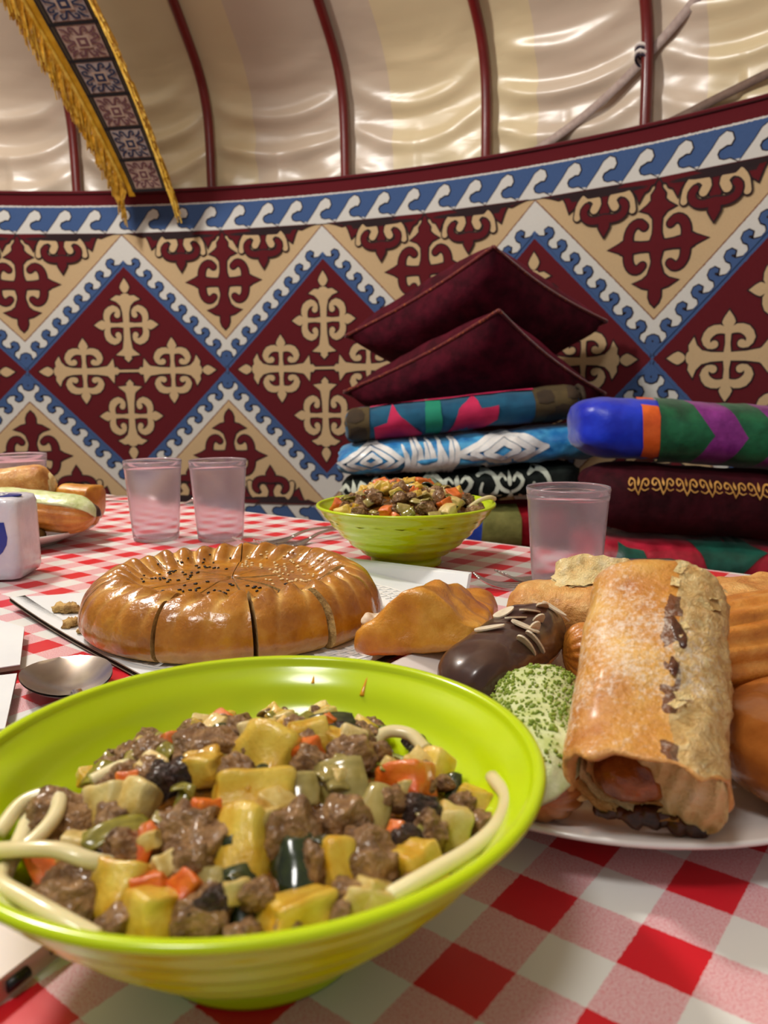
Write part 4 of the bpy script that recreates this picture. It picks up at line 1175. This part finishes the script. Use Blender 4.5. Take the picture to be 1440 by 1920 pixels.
# pale puff behind
t = thing('puff_roll', 'pale puff pastry roll with a torn flake on top, behind the chocolate eclair', 'pastry'); L = orient(t, (.079, .496, .4325), (.163, .464, .4380))
mk('pastry_body', displace(tubeloaf(L, .024, .0160, .85, 60, 44, (.2, .2), 0, 1, .08, 6), lambda p: .0012*noise.noise(p*160)), m_puff, t)
tf_ = grid(20, 10, lambda a, b: Vector(((.35-b)*.020*(1+.5*noise.noise(Vector((a*9, 0, 0)))), .030+a*.050+.004*noise.noise(Vector((b*9, 3, 0))), .015+.007*b+.0075*b*b*(1+.5*noise.noise(Vector((a*5, 7, 0))))+.002*sin(a*4)-.004*(2*a-1)**4)))
mk('torn_flake', join(displace(tf_, lambda p: .0016*noise.noise(p*260)), displace(xf(tf_, (0, 0, -.0016)), lambda p: .0014*noise.noise(p*230))), m_flake, t)
# ribbed choux glimpsed under the big roll
t = thing('choux_stick', 'ribbed choux pastry wedged under the large puff roll', 'pastry'); L = orient(t, (.099, .4235, .4245), (.147, .4240, .4255))
mk('pastry_body', tubeloaf(L, .0175, .0165, .95, 46, 84, (.25, .25), .12, 16, .03, 4), m_choux, t)
# pistachio eclair
t, L, gz = eclair('pistachio-glazed eclair with chopped nuts between the bowl and the large roll', (.0525, .258, .4275), (.0740, .362, .4285), .0185, .0165, m_pist, rad(-14), .09, m_chouxg, cov=80)
bits = []
rnd = random.Random(5)
for i in range(800):
    a = rnd.uniform(.5, 2.7); u = rnd.uniform(.05, .93); e_ = min(1, sqrt(max(.02, 1-(1-min(u, 1-u)/.22)**2)) if min(u, 1-u) < .22 else 1); s_ = rnd.uniform(.0003, .0012)*(1.9 if rnd.random() < .08 else 1)
    bits.append(xf(ico(1, 1), (.0216*spow(cos(a), .88)*e_, u*L, .0185*spow(sin(a), .88)*e_), (rnd.uniform(0, 3), rnd.uniform(0, 3), 0), (s_, s_*.7, s_*.6)))
tag(mk('chopped_nuts', join(*bits), m_pistbit, gz), kind='stuff')
# right side of the pile
t = thing('choux_stick', 'ribbed choux pastry to the right of the large puff roll', 'pastry'); L = orient(t, (.100, .3465, .4365), (.246, .393, .4460))
mk('pastry_body', tubeloaf(L, .030, .0275, .95, 46, 96, (.2, .2), .10, 18, .03, 4), m_choux, t)
t = thing('choux_ring', 'glossy brown choux ring beside the open end of the large puff roll', 'pastry', (.180, .2895, TZ+.0172))
t.rotation_euler = (rad(-4), rad(-4), 0)
rings = []
for i in range(72):
    a = 2*pi*i/72; rg = []
    for j in range(40):
        b = 2*pi*j/40; r = .0185*(1+.05*abs(sin(b*5)))*(1+.05*noise.noise(Vector((cos(a)*2, sin(a)*2, 0))))
        rg.append(Vector(((.030+r*cos(b))*cos(a), (.030+r*cos(b))*sin(a), .017+r*sin(b)*.92)))
    rings.append(rg)
rings.append(rings[0]); mk('ring_body', loft(rings, cap=False), m_chouxg, t)
folded('golden puff pastry behind the ribbed choux on the right of the plate', (.222, .461, TZ+.018), .072, .060, .036, rad(20), 12, m_puff, .003, 'puff_pastry')
folded('small browned puff pastry between the large roll and the golden puff', (.170, .4235, TZ+.011), .030, .028, .036, rad(50), 15, m_choux, .002, 'puff_pastry')

# far plate
t = thing('puff_roll', 'puff pastry roll with a pleated end on the plate behind the napkins', 'pastry'); L = orient(t, (-.399, .945, .4660), (-.510, .921, .4540))
mk('pastry_body', displace(tubeloaf(L, .026, .0235, .8, 50, 44, (.10, .2), 0, 1, .08, 9), lambda p: .0012*noise.noise(p*150)), m_puff, t)
mk('pleated_fold', displace(xf(ico(1, 4), (.004, .010, -.004), sc=(.020, .014, .018)), lambda p: .001*sin(p.x*1100)+.001*noise.noise(p*150)), m_flake, t)
eclair('pale green glazed eclair at the edge of the plate behind the napkins', (-.322, .868, .4350), (-.455, .885, .4480), .0235, .0205, m_pist, rad(-4), .10, cov=50)
eclair('chocolate eclair half hidden behind the pale green eclair', (-.332, .9115, .4300), (-.408, .9195, .4300), .014, .0150, m_choc, 0, .05)
t = thing('golden_roll', 'small glossy golden roll behind the pale green eclair', 'pastry'); L = orient(t, (-.347, .950, .4400), (-.398, .962, .4420))
mk('pastry_body', tubeloaf(L, .022, .021, .7, 40, 44, (.06, .2), .03, 9, .05, 2), m_bri, t)
t = thing('dark_form', 'low dark brown form under the pale green eclair', 'pastry'); L = orient(t, (-.372, .848, .4165), (-.47, .862, .4165))
mk('pastry_body', tubeloaf(L, .022, .0105, .9, 40, 44, (.2, .2), .03, 9, .05, 5), M('dark brown surface', (84, 58, 26), .5, (104, 76, 36), 50), t)  # low rounded form in dark brown, below the green eclair

# ================================================================== stew in the bowls
m_meat = M('braised meat', (104, 68, 36), .36, (178, 136, 88), 2.2, (7, .5, .10), coat=.3, detail=8)
m_meatd = M('dark braised meat', (34, 20, 18), .3, (78, 46, 32), 3, (9, .6, .08), coat=.4)
m_pot = M('stewed potato', (214, 150, 14), .26, (238, 200, 76), 1.3, (10, .2, .05), coat=.35, sss=.25, sssr=.3)
m_potp = M('pale stewed potato', (214, 174, 78), .32, (234, 208, 128), 1.8, (10, .2, .05), coat=.3, sss=.25, sssr=.3)
m_car = M('stewed carrot', (206, 82, 12), .28, (228, 116, 32), 1.6, (8, .2, .05), coat=.4, sss=.1, sssr=.2)
m_pepg = M('dark green pepper', (24, 34, 14), .16, (52, 62, 22), 2, coat=.6)
m_pepo = M('olive green pepper', (104, 98, 22), .2, (142, 134, 46), 2, coat=.5)
m_oni = M('glassy onion', (168, 150, 74), .15, (200, 184, 112), 2, trans=.4, coat=.5)
m_nood = M('wheat noodle', (216, 202, 150), .28, (230, 220, 176), 30, coat=.4, sss=.25, sssr=.004)
m_broth = M('oily chopped stew', (84, 50, 12), .22, (140, 84, 22), 160, (120, .8, .006), coat=.5)
def meatgeo(seed):
    g = roundbox(1, .9, .85, .62, 18, .20, seed)
    return displace(g, lambda p: .11*fbm(p*2.6+Vector((seed*3, 0, 0)), 5)+.055*noise.noise(Vector((p.x*3, p.y*15, p.z*4))+Vector((seed, 0, 0)))+.015*noise.noise(p*11))
def blockgeo(seed): return displace(roundbox(1, 1, 1, .24, 14, .14, seed), lambda p: .03*noise.noise(p*3+Vector((seed*2, 0, 0)))+.012*noise.noise(p*9))
def curvegeo(seed):
    th = .09
    f = lambda a, b, s_: Vector(((a-.5)*(1-.3*abs(b-.5)), (b-.5), .45*(1-(2*a-1)**2)*.6+.08*noise.noise(Vector((a*3, b*3, seed)))+s_*th))
    A, B = grid(8, 8, lambda a, b: f(a, b, 1)), grid(8, 8, lambda a, b: f(a, b, 0))
    n = 9; rim = [i for i in range(n)]+[n*(k+1)-1 for k in range(1, n)]+[n*n-1-i for i in range(1, n)]+[n*(n-1-k) for k in range(1, n-1)]
    V, F = A[0]+B[0], A[1]+[tuple(i+n*n for i in q_) for q_ in B[1]]
    for i in range(len(rim)): a, b = rim[i], rim[(i+1) % len(rim)]; F.append((a, b, b+n*n, a+n*n))
    return V, F
LIB = {}
def libmesh(kind, i):
    k = (kind, i)
    if k not in LIB:
        gg, mm = {'meat_chunk': (meatgeo, m_meat), 'dark_meat_chunk': (meatgeo, m_meatd), 'potato_cube': (blockgeo, m_pot), 'pale_potato_cube': (blockgeo, m_potp), 'carrot_piece': (blockgeo, m_car),
                  'green_pepper_piece': (curvegeo, m_pepg), 'olive_pepper_piece': (curvegeo, m_pepo), 'onion_piece': (curvegeo, m_oni)}[kind]
        o = mk(kind, gg(i+1), mm); LIB[k] = o.data; bpy.data.objects.remove(o)
    return LIB[k]
KIND = {'meat_chunk': ('brown chunk of braised meat', 'meat'), 'dark_meat_chunk': ('dark charred chunk of meat', 'meat'), 'potato_cube': ('yellow cube of stewed potato', 'potato'), 'pale_potato_cube': ('pale cube of stewed potato', 'potato'),
        'carrot_piece': ('orange piece of carrot', 'carrot'), 'green_pepper_piece': ('dark green piece of pepper', 'pepper'), 'olive_pepper_piece': ('olive green strip of pepper', 'pepper'), 'onion_piece': ('glassy piece of onion', 'onion')}
def side_of(p, c, names):
    dx, dy = p[0]-c.x, p[1]-c.y
    if hypot(dx, dy) < .024: return 'atop the stew in'
    return 'on the '+(names[0] if abs(dx) > abs(dy) and dx > 0 else names[1] if abs(dx) > abs(dy) else names[2] if dy > 0 else names[3])+' side of'
def piece(kind, p, dims, rot, where, i):
    near = where == WN; c = NB if near else FB
    sz = 'large ' if max(dims) > .0155 else 'small ' if max(dims) < .0085 else ''
    sd = side_of(p, c, ('plate', 'spoon', 'pie', 'phone') if near else ('tumbler', 'fork', 'carpet', 'pie'))
    bw = 'the bowl beside the phone' if near else 'the bowl behind the pie'
    o = bpy.data.objects.new(kind, libmesh(kind, i % 4)); COL.objects.link(o)
    o.location = p; o.scale = dims; o.rotation_euler = rot
    tag(o, sz+KIND[kind][0]+' '+sd+' '+bw, KIND[kind][1], KIND[kind][1]+' pieces, '+sz+sd+' '+bw)
    return o
WN = 'stew in the green bowl beside the phone'
WF = 'stew in the green bowl behind the pie'
NEAR = {
 'meat_chunk': [(-.0570,.2384,.0590,.0230,.0177),(-.0776,.2458,.0548,.0130,.0111),(-.0970,.2171,.0470,.0229,.0193),(-.0589,.1996,.0535,.0141,.0125),(-.0496,.1933,.0526,.0167,.0137),(-.0828,.1851,.0447,.0204,.0157),(-.0715,.1953,.0500,.0126,.0126),(-.0463,.1748,.0457,.0144,.0101),(-.0662,.1740,.0444,.0103,.0066),(-.0118,.2380,.0569,.0147,.0130),(-.0238,.2292,.0587,.0118,.0084),(-.0261,.1978,.0534,.0152,.0167),(-.0128,.2057,.0534,.0140,.0140),(-.0052,.1933,.0482,.0158,.0195),(.0112,.2080,.0470,.0095,.0143),(.0236,.2257,.0451,.0085,.0085),(.0284,.2178,.0435,.0100,.0083),(-.0197,.1896,.0500,.0074,.0118),(-.0103,.1816,.0456,.0087,.0072)],
 'dark_meat_chunk': [(-.0685,.2240,.0565,.0103,.0103),(-.0608,.2260,.0580,.0111,.0102),(.0101,.2162,.0489,.0114,.0098)],
 'potato_cube': [(-.0382,.2379,.0600,.0205,.0205),(-.0390,.2135,.0579,.0235,.0144),(-.0383,.1950,.0534,.0150,.0215),(-.0250,.2484,.0587,.0144,.0126),(.0161,.2455,.0480,.0090,.0126),(.0271,.2292,.0444,.0104,.0086),(-.0136,.1902,.0491,.0089,.0133),(.0076,.1948,.0453,.0145,.0160),(-.0223,.1757,.0454,.0190,.0105),(-.0695,.1852,.0470,.0150,.0150),(-.0590,.1763,.0455,.0150,.0118)],
 'pale_potato_cube': [(-.0052,.1803,.0446,.0130,.0075),(-.0830,.2177,.0521,.0120,.0120),(-.0737,.2153,.0543,.0101,.0101),(-.0577,.1875,.0498,.0063,.0063),(.0190,.2133,.0454,.0098,.0146),(-.0122,.2471,.0567,.0089,.0089)],
 'carrot_piece': [(.0055,.2303,.0520,.0185,.0120),(-.0509,.2031,.0553,.0071,.0094),(-.0674,.1947,.0507,.0047,.0149),(-.0608,.1827,.0476,.0090,.0060),(-.0511,.1816,.0482,.0074,.0074),(-.0918,.1933,.0456,.0200,.0034),(-.0719,.2477,.0561,.0065,.0065),(-.0787,.2254,.0542,.0078,.0052),(-.0201,.2648,.0558,.0053,.0038),(.0028,.2042,.0490,.0050,.0044)],
 'green_pepper_piece': [(-.0371,.1789,.0474,.0101,.0137),(-.0244,.1883,.0502,.0118,.0133),(.0216,.2358,.0459,.0056,.0074),(-.0205,.2646,.0545,.0190,.0060)],
 'olive_pepper_piece': [(-.0587,.2108,.0562,.0052,.0068),(-.0750,.2002,.0516,.0185,.0055)],
 'onion_piece': [(-.0139,.2199,.0562,.0165,.0130),(-.0039,.2116,.0526,.0095,.0143),(-.0255,.2140,.0571,.0112,.0080),(-.0461,.1820,.0486,.0088,.0059)]}
rnd = random.Random(21)
for kind, L_ in NEAR.items():
    for i, (x, y, z, w, h) in enumerate(L_):
        blk = 'potato' in kind or 'carrot' in kind
        dep = (w+h)/2
        if 'pepper' in kind or 'onion' in kind: dims, rot = (w*1.05, h*1.25, dep*.6), (rad(38)+rnd.uniform(-.2, .2), rnd.uniform(-.2, .2), rnd.uniform(-.3, .3))
        else:
            big = .90 if blk and w > .014 else 1.0
            dims, rot = (w*1.02*big, dep*.95*big, h*1.08*big), (rad(-38 if blk else 0)+rnd.uniform(-.35, .35), rnd.uniform(-.4, .4), rnd.uniform(-.8, .8))
        if kind == 'carrot_piece' and i == 2: rot = (rad(-30), rad(28), .2)
        if kind == 'olive_pepper_piece' and i == 1: rot = (rad(20), 0, rad(35))
        piece(kind, (x, y+.003, TZ+z-h*.25), dims, rot, WN, i)
# smaller pieces that fill the gaps between them
kinds = ['meat_chunk']*13+['dark_meat_chunk']+['pale_potato_cube']*4+['potato_cube']*5+['olive_pepper_piece']*3+['onion_piece']*4+['carrot_piece', 'green_pepper_piece', 'green_pepper_piece']
def moundN(r): return .046+.014*max(0, 1-(r/.062)**2)-.25*max(0, r-.062)
for i in range(130):
    a, r = rnd.uniform(0, 2*pi), .066*sqrt(rnd.random()); k = rnd.choice(kinds); s_ = rnd.uniform(.0045, .0095)
    piece(k, (NB.x+r*cos(a), NB.y+.003+r*sin(a), TZ+moundN(r)-s_*.30), (s_*1.2, s_, s_), (rnd.uniform(-.6, .6), rnd.uniform(-.6, .6), rnd.uniform(0, 6)), WN, i)
def base(name, label, c, R, hfn):
    V, F = [], []
    rings = [[Vector((c.x+r*cos(2*pi*j/96), c.y+r*sin(2*pi*j/96), TZ+hfn(r)+.0022*noise.noise(Vector((r*cos(2*pi*j/96)*160, r*sin(2*pi*j/96)*160, 0))))) for j in range(96)] for r in [R*(1-i/40) for i in range(40)]]
    tag(mk(name, loft(rings), m_broth), label, 'stew', kind='stuff')
base('stew', 'oily chopped stew filling the green bowl beside the phone', NB, .0670, lambda r: moundN(r)-.0075)
NOOD = [[(.0340,.2380,.0480),(.0360,.2210,.0500),(.0310,.2055,.0505),(.0225,.1945,.050),(.0125,.1870,.049),(.0,.182,.045)],
        [(-.1120,.2100,.046),(-.1090,.2210,.050),(-.1000,.2230,.0515),(-.0955,.2110,.051),(-.0990,.1985,.049),(-.1080,.2000,.047)],
        [(-.1060,.1960,.050),(-.0960,.1925,.0525),(-.0860,.1910,.053),(-.0775,.1895,.051),(-.070,.194,.046)],
        [(-.1020,.1920,.047),(-.0985,.1840,.0485),(-.0890,.1775,.0485),(-.0790,.1715,.048),(-.068,.1675,.045)],
        [(-.0080,.2560,.048),(-.0005,.2640,.0515),(.0080,.2630,.0515),(.0135,.2560,.049)],
        [(-.1090,.2270,.046),(-.1040,.2080,.0465),(-.1010,.1900,.0455)], [(-.094,.236,.049),(-.086,.243,.0505),(-.079,.242,.0495)]]
NLAB = ['long pale noodle curving along the bowl wall on the pastry-plate side', 'looped pale noodle lying on the spoon side of the bowl beside the phone', 'thick pale noodle crossing the end of a thin carrot strip in the near stew',
        'glossy pale noodle along the bowl rim just above the phone', 'short pale noodle arching behind the large carrot piece', 'pale noodle lying under the looped noodle in the bowl beside the phone', 'short noodle end sticking out behind the pale potato cubes']
for i, p in enumerate(NOOD):
    tag(mk('noodle', tube([(x, y, TZ+z) for x, y, z in p], .0025, 10, 40, flat=.85), m_nood), NLAB[i], 'noodle', 'noodles in the bowl beside the phone')
# far bowl
def moundF(r): return .052+.024*max(0, 1-(r/.074)**2)
base('stew', 'oily chopped stew heaped in the green bowl behind the pie', FB, .079, lambda r: moundF(r)-.004)
for i in range(190):
    a, r = rnd.uniform(0, 2*pi), .073*sqrt(rnd.random()); k = rnd.choice(kinds+['carrot_piece']*2); s_ = rnd.uniform(.007, .0135)
    piece(k, (FB.x+r*cos(a), FB.y+r*sin(a), TZ+moundF(r)+s_*.1+.003*rnd.random()), (s_*1.2, s_, s_), (rnd.uniform(-.6, .6), rnd.uniform(-.6, .6), rnd.uniform(0, 6)), WF, i)
tag(mk('noodle', tube([(FB.x+.060, FB.y-.02, TZ+.058), (FB.x+.072, FB.y-.01, TZ+.064), (FB.x+.082, FB.y-.005, TZ+.066), (FB.x+.088, FB.y, TZ+.064)], .0024, 8, 16), m_nood), 'thin noodle hanging over the rim of the green bowl behind the pie', 'noodle')
